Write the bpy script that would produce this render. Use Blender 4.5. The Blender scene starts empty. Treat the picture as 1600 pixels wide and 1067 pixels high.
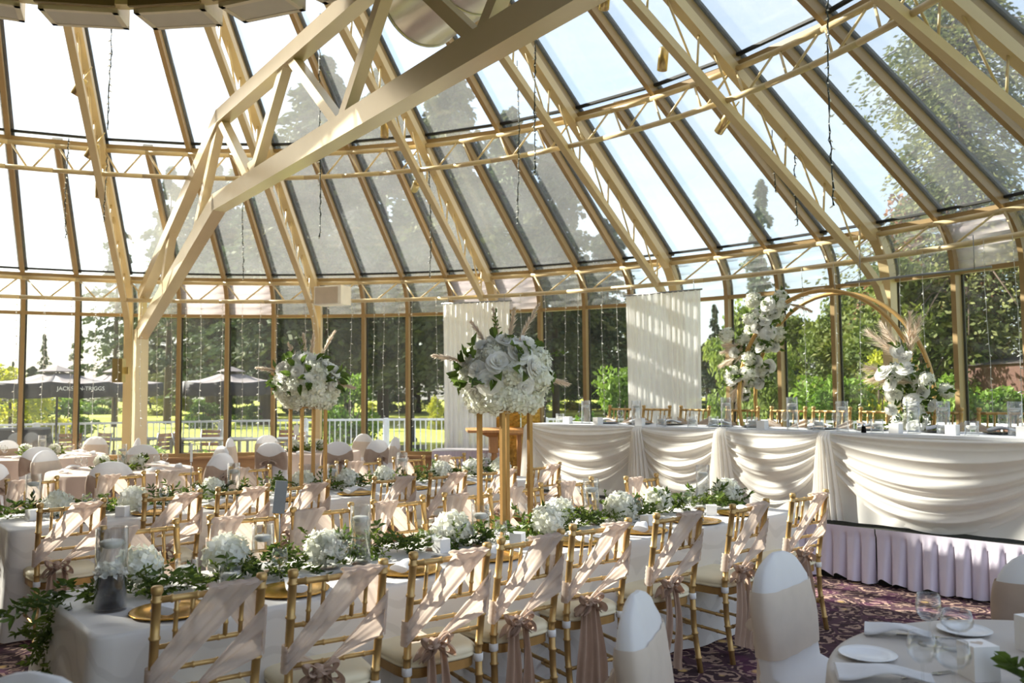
import bpy, math, random
from mathutils import Vector, Matrix, Euler
sc = bpy.context.scene
COL = sc.collection
PI = math.pi
# ------------------------------------------------------------------ camera
cam = bpy.data.cameras.new('camera')
cam.sensor_width = 36.0
cam.lens = 29.23
cam.clip_end = 600
cam.dof.use_dof = True
cam.dof.focus_distance = 5.2
cam.dof.aperture_fstop = 3.2
camo = bpy.data.objects.new('camera', cam)
COL.objects.link(camo)
camo.matrix_world = (Matrix.Translation((0, 0, 1.6)) @ Matrix.Rotation(PI / 2 + 0.0613, 4, 'X')
                     @ Matrix.Rotation(-0.0073, 4, 'Z'))
sc.camera = camo
# ------------------------------------------------------------------ exposure
sc.view_settings.view_transform = 'Standard'
sc.view_settings.look = 'None'
sc.view_settings.exposure = 1.2
sc.view_settings.gamma = 1.0
sc.view_settings.use_curve_mapping = False
sc.cycles.max_bounces = 10
sc.cycles.diffuse_bounces = 4
sc.cycles.glossy_bounces = 4
sc.cycles.transmission_bounces = 6
sc.cycles.transparent_max_bounces = 40
sc.cycles.sample_clamp_indirect = 6.0
sc.cycles.caustics_reflective = False
sc.cycles.caustics_refractive = False
# ------------------------------------------------------------------ sun and sky
SUN_EL = math.radians(31)
SUN_H = Vector((-0.91, 0.41, 0)).normalized()
SUN_FROM = Vector((SUN_H.x * math.cos(SUN_EL), SUN_H.y * math.cos(SUN_EL), math.sin(SUN_EL)))
sun = bpy.data.lights.new('sun', 'SUN')
sun.energy = 9.0
sun.angle = math.radians(0.6)
sun.color = (1.0, 0.93, 0.82)
suno = bpy.data.objects.new('sun', sun)
COL.objects.link(suno)
suno.rotation_euler = SUN_FROM.to_track_quat('Z', 'Y').to_euler()
suno.location = SUN_FROM * 60
w = bpy.data.worlds.new('sky')
sc.world = w
w.use_nodes = True
nt = w.node_tree
nt.nodes.clear()
sky = nt.nodes.new('ShaderNodeTexSky')
sky.sky_type = 'NISHITA'
sky.sun_disc = False
sky.sun_elevation = SUN_EL
sky.sun_rotation = math.atan2(SUN_H.x, SUN_H.y)
sky.dust_density = 2.0
tc = nt.nodes.new('ShaderNodeTexCoord')
mp = nt.nodes.new('ShaderNodeMapping')
mp.inputs['Scale'].default_value = (1.2, 1.2, 4.0)
nz = nt.nodes.new('ShaderNodeTexNoise')
nz.inputs['Scale'].default_value = 2.2
nz.inputs['Detail'].default_value = 6
nz.inputs['Roughness'].default_value = 0.6
rp = nt.nodes.new('ShaderNodeValToRGB')
rp.color_ramp.elements[0].position = 0.35
rp.color_ramp.elements[0].color = (0.15, 0.15, 0.15, 1)
rp.color_ramp.elements[1].position = 0.72
rp.color_ramp.elements[1].color = (0.80, 0.80, 0.80, 1)
mul = nt.nodes.new('ShaderNodeMix')
mul.data_type = 'RGBA'
mul.blend_type = 'MULTIPLY'
mul.inputs[0].default_value = 1.0
SKY = 0.155
mul.inputs[7].default_value = (SKY, SKY, SKY, 1)
cl = nt.nodes.new('ShaderNodeMix')
cl.data_type = 'RGBA'
cl.inputs[7].default_value = (0.56, 0.57, 0.58, 1)      # thin bright cloud
bg = nt.nodes.new('ShaderNodeBackground')
bg.inputs[1].default_value = 1.0
ow = nt.nodes.new('ShaderNodeOutputWorld')
L = nt.links.new
L(tc.outputs['Generated'], mp.inputs[0]); L(mp.outputs[0], nz.inputs['Vector']); L(nz.outputs[0], rp.inputs[0])
L(sky.outputs[0], mul.inputs[6]); L(mul.outputs[2], cl.inputs[6]); L(rp.outputs[0], cl.inputs[0])
L(cl.outputs[2], bg.inputs[0]); L(bg.outputs[0], ow.inputs[0])

# ------------------------------------------------------------------ mesh helper
class MB:
    def __init__(s):
        s.v = []; s.f = []; s.sm = []
    def add(s, vs, fs, smooth=False):
        b = len(s.v)
        s.v.extend([tuple(p) for p in vs])
        for f in fs:
            s.f.append(tuple(i + b for i in f)); s.sm.append(smooth)
        return s
    def box(s, c, size, rot=None):
        hx, hy, hz = size[0] / 2, size[1] / 2, size[2] / 2
        vs = [Vector((x * hx, y * hy, z * hz)) for x in (-1, 1) for y in (-1, 1) for z in (-1, 1)]
        if rot is not None: vs = [rot @ p for p in vs]
        c = Vector(c)
        s.add([p + c for p in vs], [(0, 1, 3, 2), (4, 6, 7, 5), (0, 4, 5, 1), (2, 3, 7, 6), (0, 2, 6, 4), (1, 5, 7, 3)])
        return s
    def beam(s, p, q, w, h, up=(0, 0, 1)):
        p, q = Vector(p), Vector(q)
        d = (q - p); ln = d.length; d = d / ln
        x = d.cross(Vector(up))
        if x.length < 1e-5: x = d.cross(Vector((1, 0, 0)))
        x.normalize(); z = x.cross(d).normalized()
        R = Matrix((x, d, z)).transposed()
        return s.box((p + q) / 2, (w, ln, h), R)
    def tube(s, pts, r, seg=8, cap=True, smooth=True, close=False):
        pts = [Vector(p) for p in pts]; n = len(pts)
        rs = r if isinstance(r, (list, tuple)) else [r] * n
        rings = []; pn = None
        for i, p in enumerate(pts):
            if close: t = pts[(i + 1) % n] - pts[i - 1]
            else: t = pts[min(i + 1, n - 1)] - pts[max(i - 1, 0)]
            if t.length < 1e-9: t = Vector((0, 0, 1))
            t.normalize()
            if pn is None:
                a = Vector((0, 0, 1)) if abs(t.z) < 0.9 else Vector((1, 0, 0))
                pn = t.cross(a).normalized()
            else:
                pn = (pn - t * pn.dot(t))
                if pn.length < 1e-6: pn = t.orthogonal()
                pn.normalize()
            b = t.cross(pn)
            rings.append([p + (pn * math.cos(2 * PI * k / seg) + b * math.sin(2 * PI * k / seg)) * rs[i] for k in range(seg)])
        vs = [q for ring in rings for q in ring]; fs = []
        m = n if close else n - 1
        for i in range(m):
            i2 = (i + 1) % n
            for k in range(seg):
                k2 = (k + 1) % seg
                fs.append((i * seg + k, i * seg + k2, i2 * seg + k2, i2 * seg + k))
        s.add(vs, fs, smooth)
        if cap and not close:
            b = len(s.v) - len(vs)
            s.f.append(tuple(b + k for k in range(seg - 1, -1, -1))); s.sm.append(False)
            s.f.append(tuple(b + (n - 1) * seg + k for k in range(seg))); s.sm.append(False)
        return s
    def lathe(s, prof, seg=20, c=(0, 0, 0), smooth=True):
        vs = []; fs = []; n = len(prof)
        for (r, z) in prof:
            for k in range(seg):
                a = 2 * PI * k / seg
                vs.append((c[0] + max(r, 1e-4) * math.cos(a), c[1] + max(r, 1e-4) * math.sin(a), c[2] + z))
        for i in range(n - 1):
            for k in range(seg):
                k2 = (k + 1) % seg
                fs.append((i * seg + k, i * seg + k2, (i + 1) * seg + k2, (i + 1) * seg + k))
        return s.add(vs, fs, smooth)
    def grid(s, fn, nu, nv, smooth=True, close=False):
        vs = []; fs = []
        m = nu if close else nu + 1
        for j in range(nv + 1):
            for i in range(m):
                vs.append(fn(i / nu, j / nv))
        for j in range(nv):
            for i in range(nu):
                i2 = (i + 1) % m
                fs.append((j * m + i, j * m + i2, (j + 1) * m + i2, (j + 1) * m + i))
        return s.add(vs, fs, smooth)
    def slab(s, quad, t):
        q = [Vector(p) for p in quad]
        n = (q[1] - q[0]).cross(q[2] - q[0]).normalized() * t
        return s.add(q + [p + n for p in q], [(3, 2, 1, 0), (4, 5, 6, 7), (0, 1, 5, 4), (1, 2, 6, 5), (2, 3, 7, 6), (3, 0, 4, 7)])
    def merge(s, o, M=None):
        vs = [M @ Vector(p) for p in o.v] if M is not None else o.v
        b = len(s.v)
        s.v.extend([tuple(p) for p in vs])
        s.f.extend([tuple(i + b for i in f) for f in o.f]); s.sm.extend(o.sm)
        return s
    def mesh(s, name, mat):
        me = bpy.data.meshes.new(name)
        me.from_pydata(s.v, [], s.f)
        me.polygons.foreach_set('use_smooth', s.sm)
        if mat: me.materials.append(mat)
        me.update()
        return me
    def build(s, name, mat, parent=None, loc=None, solid=0):
        o = bpy.data.objects.new(name, s.mesh(name, mat))
        COL.objects.link(o)
        if parent is not None: o.parent = parent
        if loc is not None: o.location = loc
        if solid:
            md = o.modifiers.new('solid', 'SOLIDIFY'); md.thickness = solid; md.offset = 0
        return o

def tag(o, label=None, cat=None, group=None, kind=None):
    if label: o['label'] = label
    if cat: o['category'] = cat
    if group: o['group'] = group
    if kind: o['kind'] = kind
    return o
def empty(name, loc=(0, 0, 0), rz=0.0, label=None, cat=None, group=None, kind=None):
    o = bpy.data.objects.new(name, None)
    o.empty_display_size = 0.1
    COL.objects.link(o)
    o.location = loc; o.rotation_euler = (0, 0, rz)
    return tag(o, label, cat, group, kind)
KIDS = {}
def kids(o):
    return list(o.children)
def copy_tree(o, loc=None, rz=None, label=None, group=None, scale=None, parent=None):
    c = o.copy()
    COL.objects.link(c)
    if parent is not None: c.parent = parent
    if loc is not None: c.location = loc
    if rz is not None: c.rotation_euler = (0, 0, rz)
    if scale is not None: c.scale = (scale, scale, scale) if isinstance(scale, (int, float)) else scale
    if label: c['label'] = label
    if group: c['group'] = group
    for ch in kids(o): copy_tree(ch, parent=c)
    return c
class Proto:
    """the first request places the original, later ones place copies"""
    def __init__(s, o): s.o = o; s.used = False
    def put(s, loc, rz=0.0, label=None, group=None, scale=None):
        if not s.used:
            s.used = True; o = s.o
            o.location = loc; o.rotation_euler = (0, 0, rz)
            if scale is not None: o.scale = (scale, scale, scale) if isinstance(scale, (int, float)) else scale
            if label: o['label'] = label
            if group: o['group'] = group
            return o
        c = copy_tree(s.o, loc, rz, label, group, scale if scale is not None else 1.0)
        return c
ORD = ['first', 'second', 'third', 'fourth', 'fifth', 'sixth', 'seventh', 'eighth', 'ninth', 'tenth', 'eleventh', 'twelfth',
       'thirteenth', 'fourteenth', 'fifteenth', 'sixteenth', 'seventeenth', 'eighteenth', 'nineteenth', 'twentieth']
def ordn(k):
    if k < 20: return ORD[k]
    t = {2: 'twenty', 3: 'thirty', 4: 'forty'}[(k + 1) // 10]
    return t + '-' + ORD[(k + 1) % 10 - 1] if (k + 1) % 10 else {2: 'twentieth', 3: 'thirtieth', 4: 'fortieth'}[(k + 1) // 10]

# ------------------------------------------------------------------ materials
def lin(c):
    return tuple(((x / 255) / 12.92 if x <= 10 else (((x / 255) + 0.055) / 1.055) ** 2.4) for x in c) + (1,)
class NT:
    def __init__(s, name):
        s.m = bpy.data.materials.new(name); s.m.use_nodes = True
        s.t = s.m.node_tree; s.t.nodes.clear()
        s.out = s.n('ShaderNodeOutputMaterial')
    def n(s, ty, **kw):
        x = s.t.nodes.new(ty)
        for k, v in kw.items(): setattr(x, k, v)
        return x
    def l(s, a, b): s.t.links.new(a, b)
    def noise(s, scale, detail=3, rough=0.5, coord='Object', stretch=None, dist=0):
        tc = s.n('ShaderNodeTexCoord'); nz = s.n('ShaderNodeTexNoise')
        nz.inputs['Scale'].default_value = scale; nz.inputs['Detail'].default_value = detail
        nz.inputs['Roughness'].default_value = rough; nz.inputs['Distortion'].default_value = dist
        if stretch:
            mp = s.n('ShaderNodeMapping'); mp.inputs['Scale'].default_value = stretch
            s.l(tc.outputs[coord], mp.inputs[0]); s.l(mp.outputs[0], nz.inputs['Vector'])
        else: s.l(tc.outputs[coord], nz.inputs['Vector'])
        return nz.outputs[0]
    def ramp(s, src, stops):
        r = s.n('ShaderNodeValToRGB'); e = r.color_ramp.elements
        while len(e) < len(stops): e.new(0.5)
        for k, (p, c) in enumerate(stops):
            e[k].position = p; e[k].color = c if len(c) == 4 else tuple(c) + (1,)
        s.l(src, r.inputs[0]); return r.outputs[0]
    def mix(s, fac, a, b):
        x = s.n('ShaderNodeMixShader')
        if isinstance(fac, (int, float)): x.inputs[0].default_value = fac
        else: s.l(fac, x.inputs[0])
        s.l(a, x.inputs[1]); s.l(b, x.inputs[2]); return x.outputs[0]
    def math(s, op, a, b=0.0):
        x = s.n('ShaderNodeMath', operation=op)
        for i, q in enumerate((a, b)):
            if isinstance(q, (int, float)): x.inputs[i].default_value = q
            else: s.l(q, x.inputs[i])
        return x.outputs[0]
    def bump(s, src, strength=0.3, dist=0.01):
        b = s.n('ShaderNodeBump'); b.inputs['Strength'].default_value = strength; b.inputs['Distance'].default_value = dist
        s.l(src, b.inputs['Height']); return b.outputs[0]
    def bsdf(s, col, rough=0.5, metal=0.0, spec=0.5, normal=None, **kw):
        p = s.n('ShaderNodeBsdfPrincipled')
        if isinstance(col, tuple): p.inputs['Base Color'].default_value = col
        else: s.l(col, p.inputs['Base Color'])
        if isinstance(rough, (int, float)): p.inputs['Roughness'].default_value = rough
        else: s.l(rough, p.inputs['Roughness'])
        p.inputs['Metallic'].default_value = metal
        p.inputs['Specular IOR Level'].default_value = spec
        for k, v in kw.items(): p.inputs[k].default_value = v
        if normal is not None: s.l(normal, p.inputs['Normal'])
        return p.outputs[0]
    def done(s, sh):
        s.l(sh, s.out.inputs[0]); return s.m
def plain(name, c, rough=0.5, metal=0.0, var=0.06, scale=6.0, bump=0.0, spec=0.5, stretch=None):
    t = NT(name); c = lin(c)
    nz = t.noise(scale, 4, stretch=stretch)
    a = tuple(max(0, x * (1 - var)) for x in c[:3]); b = tuple(min(1, x * (1 + var)) for x in c[:3])
    col = t.ramp(nz, [(0.3, a), (0.7, b)])
    nm = t.bump(nz, bump, 0.01) if bump else None
    return t.done(t.bsdf(col, rough, metal, spec, nm))
def cloth(name, c, trans=0.35, clear=0.0, rough=0.8, var=0.05, scale=8.0, bump=0.0, bscale=60, sheen=0.0, tc=None):
    t = NT(name); c = lin(c)
    nz = t.noise(scale, 4)
    a = tuple(max(0, x * (1 - var)) for x in c[:3]); b = tuple(min(1, x * (1 + var)) for x in c[:3])
    col = t.ramp(nz, [(0.3, a), (0.7, b)])
    nm = t.bump(t.noise(bscale, 3), bump, 0.004) if bump else None
    d = t.bsdf(col, rough, 0, 0.3, nm)
    tr = t.n('ShaderNodeBsdfTranslucent')
    if tc: tr.inputs[0].default_value = lin(tc)
    else: t.l(col, tr.inputs[0])
    x = t.mix(trans, d, tr.outputs[0])
    if clear:
        tp = t.n('ShaderNodeBsdfTransparent'); x = t.mix(clear, x, tp.outputs[0])
    return t.done(x)
def glassmat(name, tint, rim=0.9, power=5.0, base=0.04, dirt=0.0, dscale=3.0, dstretch=None, rough=0.02, dcol=(0.9, 0.92, 0.9, 1)):
    t = NT(name)
    lw = t.n('ShaderNodeLayerWeight'); lw.inputs[0].default_value = 0.5
    fr = t.math('ADD', t.math('MULTIPLY', t.math('POWER', lw.outputs['Facing'], power), rim), base)
    tp = t.n('ShaderNodeBsdfTransparent'); tp.inputs[0].default_value = tint
    gl = t.n('ShaderNodeBsdfGlossy'); gl.inputs['Roughness'].default_value = rough
    x = t.mix(fr, tp.outputs[0], gl.outputs[0])
    if dirt:
        nz = t.noise(dscale, 5, 0.65, stretch=dstretch)
        f = t.ramp(nz, [(0.3, (dirt * 0.75,) * 3), (0.75, (dirt * 1.25,) * 3)])
        tr = t.n('ShaderNodeBsdfTranslucent'); tr.inputs[0].default_value = dcol
        df = t.n('ShaderNodeBsdfDiffuse'); df.inputs[0].default_value = dcol
        x = t.mix(f, x, t.mix(0.5, df.outputs[0], tr.outputs[0]))
    return t.done(x)
def leafmat(name, c1, c2, trans=0.4, scale=1.5, rough=0.5):
    t = NT(name)
    col = t.ramp(t.noise(scale, 3), [(0.32, lin(c1)), (0.68, lin(c2))])
    d = t.bsdf(col, rough, 0, 0.4)
    tr = t.n('ShaderNodeBsdfTranslucent'); t.l(col, tr.inputs[0])
    return t.done(t.mix(trans, d, tr.outputs[0]))

M = {}
M['cream'] = plain('cream_steel_paint', (212, 192, 150), 0.33, var=0.03, scale=3)
M['cream_truss'] = plain('cream_truss_paint', (218, 202, 170), 0.24, 0.25, var=0.03, scale=3)
M['bronze'] = plain('tan_window_frame', (166, 140, 98), 0.38, var=0.05)
M['gasket'] = plain('black_gasket', (22, 24, 26), 0.6)
M['pane'] = glassmat('window_glass', (0.96, 0.98, 0.975, 1), 0.6, 5, 0.03, 0.018, 2.0, (3, 3, 0.6))
M['roofpane'] = glassmat('roof_glass', (0.95, 0.975, 0.97, 1), 0.6, 5, 0.03, 0.115, 0.7)
M['frosted'] = glassmat('pale_transom_glass', (0.9, 0.88, 0.88, 1), 0.6, 5, 0.03, 0.42, 1.2, dcol=(0.95, 0.9, 0.9, 1))
M['gold'] = plain('gold_chair_paint', (192, 158, 102), 0.38, 0.5, 0.08, 20)
M['golddark'] = plain('gold_seat_frame', (176, 140, 86), 0.42, 0.5, 0.08, 20)
M['brass'] = plain('brushed_brass', (208, 186, 132), 0.28, 0.9, 0.06, 30)
M['goldstand'] = plain('satin_gold_metal', (164, 126, 74), 0.42, 0.5, 0.05, 20)
M['goldhoop'] = plain('gold_hoop_metal', (190, 154, 96), 0.4, 0.6, 0.05, 20)
M['goldplate'] = plain('gold_charger_glaze', (214, 160, 62), 0.26, 0.85, 0.06, 20)
M['blush'] = cloth('blush_chiffon', (208, 196, 187), 0.45, 0.08, 0.7, 0.04, 10, 0.1, 90, tc=(236, 214, 198))
M['satin'] = cloth('taupe_satin', (186, 160, 142), 0.2, 0.0, 0.32, 0.08, 10)
M['taupe'] = cloth('taupe_spandex', (186, 166, 150), 0.25, 0.0, 0.6, 0.06, 10)
M['beige'] = cloth('beige_spandex', (222, 209, 195), 0.3, 0.0, 0.6, 0.04, 10)
M['cushion'] = plain('cream_vinyl', (236, 226, 196), 0.5, 0, 0.03, 8)
M['velcro'] = plain('white_strap', (225, 225, 225), 0.8)
M['cover'] = cloth('white_chair_cover', (236, 236, 238), 0.3, 0.0, 0.6, 0.02, 6)
M['sheer'] = cloth('white_sheer_curtain', (252, 251, 250), 0.68, 0.06, 0.8, 0.02, 6)
M['swag'] = cloth('ivory_swag_chiffon', (250, 246, 240), 0.35, 0.03, 0.75, 0.03, 5)
M['lavender'] = cloth('lavender_skirt_satin', (226, 218, 234), 0.12, 0.0, 0.42, 0.03, 5)
M['nap'] = cloth('white_napkin', (240, 240, 242), 0.25, 0, 0.8, 0.02, 20, 0.1, 150)
M['card'] = plain('white_card', (240, 238, 236), 0.7, 0, 0.02)
M['candle'] = plain('white_wax', (244, 242, 236), 0.45, 0, 0.02)
M['black'] = plain('black_glaze', (20, 21, 26), 0.25)
M['blackfab'] = plain('black_canvas', (36, 34, 40), 0.75, 0, 0.1)
M['ubtop'] = cloth('grey_black_umbrella_canvas', (132, 124, 124), 0.0, 0, 0.8, 0.05, 3)
M['wire'] = plain('clear_white_wire', (205, 208, 206), 0.5)
M['greenwire'] = plain('dark_green_wire', (30, 44, 40), 0.5)
M['bulb'] = plain('white_bulb', (246, 246, 240), 0.25)
M['speaker'] = plain('white_speaker_case', (246, 244, 240), 0.5)
M['spkgrille'] = plain('beige_speaker_grille', (205, 192, 178), 0.8)
M['wood'] = plain('golden_oak', (196, 142, 88), 0.45, 0, 0.16, 4, stretch=(6, 6, 1))
M['knee'] = plain('oak_knee_wall', (184, 148, 108), 0.5, 0, 0.12, 4, stretch=(1, 1, 4))
M['teak'] = plain('weathered_teak', (150, 108, 76), 0.6, 0, 0.2, 5, stretch=(1, 8, 8))
M['greymetal'] = plain('grey_metal', (140, 142, 146), 0.4, 0.6)
M['steel'] = plain('galvanised_duct', (190, 186, 178), 0.3, 1.0, 0.06, 3, stretch=(1, 1, 6))
M['fence'] = plain('white_fence_paint', (232, 236, 244), 0.5)
M['bark'] = plain('tree_bark', (70, 56, 46), 0.9, 0, 0.25, 6, 0.5, stretch=(1, 1, 0.2))
M['stem'] = plain('green_stem', (72, 92, 48), 0.6)
M['hyd'] = leafmat('white_hydrangea', (226, 226, 206), (250, 250, 244), 0.3, 14, 0.7)
M['rose'] = leafmat('white_rose', (240, 240, 236), (252, 250, 246), 0.35, 8, 0.6)
M['leaf'] = leafmat('garland_leaf', (58, 76, 30), (126, 142, 58), 0.5, 12, 0.55)
M['leafdark'] = leafmat('dark_glossy_leaf', (54, 74, 32), (112, 134, 58), 0.42, 10, 0.45)
M['pampas'] = cloth('pampas_plume', (240, 226, 210), 0.6, 0, 0.9, 0.08, 10)
M['con'] = leafmat('conifer_needles', (46, 60, 38), (98, 102, 58), 0.2, 0.35, 0.8)
M['fir'] = leafmat('fir_needles', (70, 84, 46), (134, 134, 80), 0.3, 0.5, 0.8)
M['con2'] = leafmat('blue_green_needles', (62, 78, 56), (92, 104, 66), 0.2, 0.3, 0.8)
M['dec'] = leafmat('mid_green_foliage', (66, 86, 36), (112, 122, 52), 0.35, 0.5, 0.7)
M['yel'] = leafmat('yellow_green_foliage', (140, 150, 36), (196, 190, 60), 0.4, 0.7, 0.7)
M['wil'] = leafmat('willow_foliage', (92, 116, 46), (134, 146, 66), 0.4, 0.5, 0.7)
M['pur'] = leafmat('purple_plum_foliage', (112, 74, 58), (150, 104, 74), 0.35, 0.6, 0.7)
M['bush'] = leafmat('bush_foliage', (60, 96, 28), (118, 146, 48), 0.4, 0.9, 0.6)
M['water'] = glassmat('clear_water', (0.975, 0.985, 0.985, 1), 0.45, 2.6, 0.04)
M['glass'] = glassmat('clear_glass', (0.99, 0.995, 0.995, 1), 0.85, 2.6, 0.05)
M['murky'] = glassmat('dark_water', (0.07, 0.07, 0.08, 1), 0.12, 4, 0.01)
M['house'] = plain('brown_siding', (70, 42, 31), 0.8, 0, 0.1, 5)
M['roofing'] = plain('dark_shingles', (64, 58, 56), 0.9, 0, 0.15, 8)
M['riserblack'] = plain('dark_stage_carpet', (44, 46, 40), 0.9)
M['plaster'] = plain('beige_plaster', (196, 184, 164), 0.8)
M['goldfoil'] = plain('gold_foil_panel', (200, 160, 80), 0.25, 0.9, 0.25, 25, 0.6)
M['grey_card'] = plain('grey_number_card', (128, 132, 142), 0.4, 0.4, 0.1, 8)
M['white_ceramic'] = plain('white_ceramic', (236, 238, 242), 0.2)
M['silver'] = plain('silver_cutlery', (205, 206, 210), 0.22, 1.0)
M['boxpanel'] = plain('grey_light_panel', (196, 190, 186), 0.6, 0, 0.03)
M['boxframe'] = plain('pale_panel_frame', (216, 206, 192), 0.5)
M['olive_shade'] = plain('olive_shade_panel', (118, 100, 66), 0.6)  # shade on the inner faces of the drum boxes, put into the colour
# white damask cloth: scrolls show only as a change of sheen
t = NT('white_damask')
tcx = t.n('ShaderNodeTexCoord'); mpx = t.n('ShaderNodeMapping'); mpx.inputs['Scale'].default_value = (1, 1, 1)
t.l(tcx.outputs['Object'], mpx.inputs[0])
wv = t.n('ShaderNodeTexWave', wave_type='RINGS'); wv.inputs['Scale'].default_value = 2.6
wv.inputs['Distortion'].default_value = 9; wv.inputs['Detail'].default_value = 1.0; wv.inputs['Detail Scale'].default_value = 1.2
t.l(mpx.outputs[0], wv.inputs[0])
msk = t.ramp(wv.outputs['Fac'], [(0.80, (0, 0, 0)), (0.88, (1, 1, 1))])
colr = t.ramp(msk, [(0.0, lin((236, 233, 230))), (1.0, lin((226, 223, 220)))])
rgh = t.ramp(msk, [(0.0, (0.62,) * 3), (1.0, (0.38,) * 3)])
d = t.bsdf(colr, rgh, 0, 0.4)
tr = t.n('ShaderNodeBsdfTranslucent'); t.l(colr, tr.inputs[0])
M['damask'] = t.done(t.mix(0.18, d, tr.outputs[0]))
M['blushcloth'] = cloth('blush_tablecloth', (226, 206, 192), 0.2, 0, 0.7, 0.03, 4)
M['greycloth'] = cloth('pale_grey_tablecloth', (206, 200, 194), 0.12, 0, 0.55, 0.03, 4)
# carpet
t = NT('patterned_carpet')
tcx = t.n('ShaderNodeTexCoord'); mpx = t.n('ShaderNodeMapping'); mpx.inputs['Scale'].default_value = (1.0, 1.0, 1.0)
t.l(tcx.outputs['Object'], mpx.inputs[0])
vor = t.n('ShaderNodeTexVoronoi', feature='DISTANCE_TO_EDGE'); vor.inputs['Scale'].default_value = 4.6; vor.inputs['Randomness'].default_value = 0.55
t.l(mpx.outputs[0], vor.inputs['Vector'])
vor2 = t.n('ShaderNodeTexVoronoi', feature='F1'); vor2.inputs['Scale'].default_value = 4.6; vor2.inputs['Randomness'].default_value = 0.55
t.l(mpx.outputs[0], vor2.inputs['Vector'])
ringw = t.math('SINE', t.math('MULTIPLY', t.math('ADD', vor2.outputs['Distance'], t.math('MULTIPLY', t.noise(11, 3), 0.8)), 24.0))
pet = t.ramp(ringw, [(0.2, lin((66, 50, 54))), (0.6, lin((164, 138, 124)))])
line = t.ramp(vor.outputs['Distance'], [(0.03, (0, 0, 0)), (0.06, (1, 1, 1))])
mxa = t.n('ShaderNodeMix', data_type='RGBA'); t.l(line, mxa.inputs[0]); mxa.inputs[6].default_value = lin((84, 62, 70)); t.l(pet, mxa.inputs[7])
ctr = t.ramp(vor2.outputs['Distance'], [(0.10, (1, 1, 1)), (0.16, (0, 0, 0))])
mxb = t.n('ShaderNodeMix', data_type='RGBA'); t.l(ctr, mxb.inputs[0]); t.l(mxa.outputs[2], mxb.inputs[6]); mxb.inputs[7].default_value = lin((214, 180, 118))
pur = t.ramp(t.noise(3.2, 2), [(0.52, (0, 0, 0)), (0.62, (1, 1, 1))])
mxc = t.n('ShaderNodeMix', data_type='RGBA'); t.l(t.math('MULTIPLY', pur, 0.3), mxc.inputs[0]); t.l(mxb.outputs[2], mxc.inputs[6]); mxc.inputs[7].default_value = lin((120, 62, 104))
M['carpet'] = t.done(t.bsdf(mxc.outputs[2], 0.95, 0, 0.1, t.bump(t.noise(300, 2), 0.4, 0.004)))
# lawn
t = NT('lawn')
M['lawn'] = t.done(t.bsdf(t.ramp(t.noise(0.12, 5, 0.6), [(0.3, lin((132, 146, 52))), (0.7, lin((186, 186, 92)))]), 0.95, 0, 0.1))
M['deck'] = plain('grey_deck_boards', (176, 172, 164), 0.8, 0, 0.1, 3, stretch=(1, 12, 1))
M['lawn_shade'] = plain('dark_lawn_shade', (44, 48, 44), 0.1)

# ================================================================== SETTING
CX, CY, TH0, DTH = -3.6344, 4.4932, 0.0146, 0.0778
RW, RE, ZE, R2, Z2, ZT, ZS = 10.489, 10.196, 3.616, 7.563, 5.163, 3.0, 0.514
SL = (Z2 - ZE) / (RE - R2)
RTOP = 3.62
def P(i, r, z):
    a = TH0 + DTH * i
    return Vector((CX + r * math.sin(a), CY + r * math.cos(a), z))
def roofz(r): return ZE + SL * (RE - r)
def eave(k):      # curved knee between wall head and roof: k 0..1
    b0 = Vector((RW, ZT)); b1 = Vector((RW, ZT + 0.36)); b2 = Vector((RE, ZE))
    q = b0 * (1 - k) ** 2 + b1 * 2 * k * (1 - k) + b2 * k * k
    return q.x, q.y
I0, I1 = -20, 20
ii = list(range(I0, I1 + 1))
# floor
fl = MB()
fl.add([(-17, -7, 0), (9, -7, 0), (9, 16.5, 0), (-17, 16.5, 0)], [(0, 1, 2, 3)])
# carpet as a disc that ends at the glass wall, plus a slab behind the camera
fl = MB()
NS = 72
vs = [(CX, CY, 0)] + [(CX + RW * math.sin(2 * PI * k / NS), CY + RW * math.cos(2 * PI * k / NS), 0) for k in range(NS)]
fl.add(vs, [(0, 1 + (k + 1) % NS, 1 + k) for k in range(NS)])
flo = fl.build('floor', M['carpet']); tag(flo, kind='structure')
# knee wall with oak face and sill
kw = MB(); sill = MB(); hedge_r = RW + 0.35
for i in ii[:-1]:
    for (ra, rb, za, zb, mbx) in ((RW - 0.07, RW + 0.07, 0, ZS - 0.04, kw), (RW - 0.14, RW + 0.09, ZS - 0.04, ZS, sill)):
        a = [P(i, ra, za), P(i + 1, ra, za), P(i + 1, rb, za), P(i, rb, za), P(i, ra, zb), P(i + 1, ra, zb), P(i + 1, rb, zb), P(i, rb, zb)]
        mbx.add(a, [(0, 1, 5, 4), (2, 3, 7, 6), (4, 5, 6, 7), (3, 2, 1, 0)])
kwo = kw.build('wall_curved', M['knee']); tag(kwo, kind='structure')
so = sill.build('sill', M['knee'], kwo)
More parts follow.
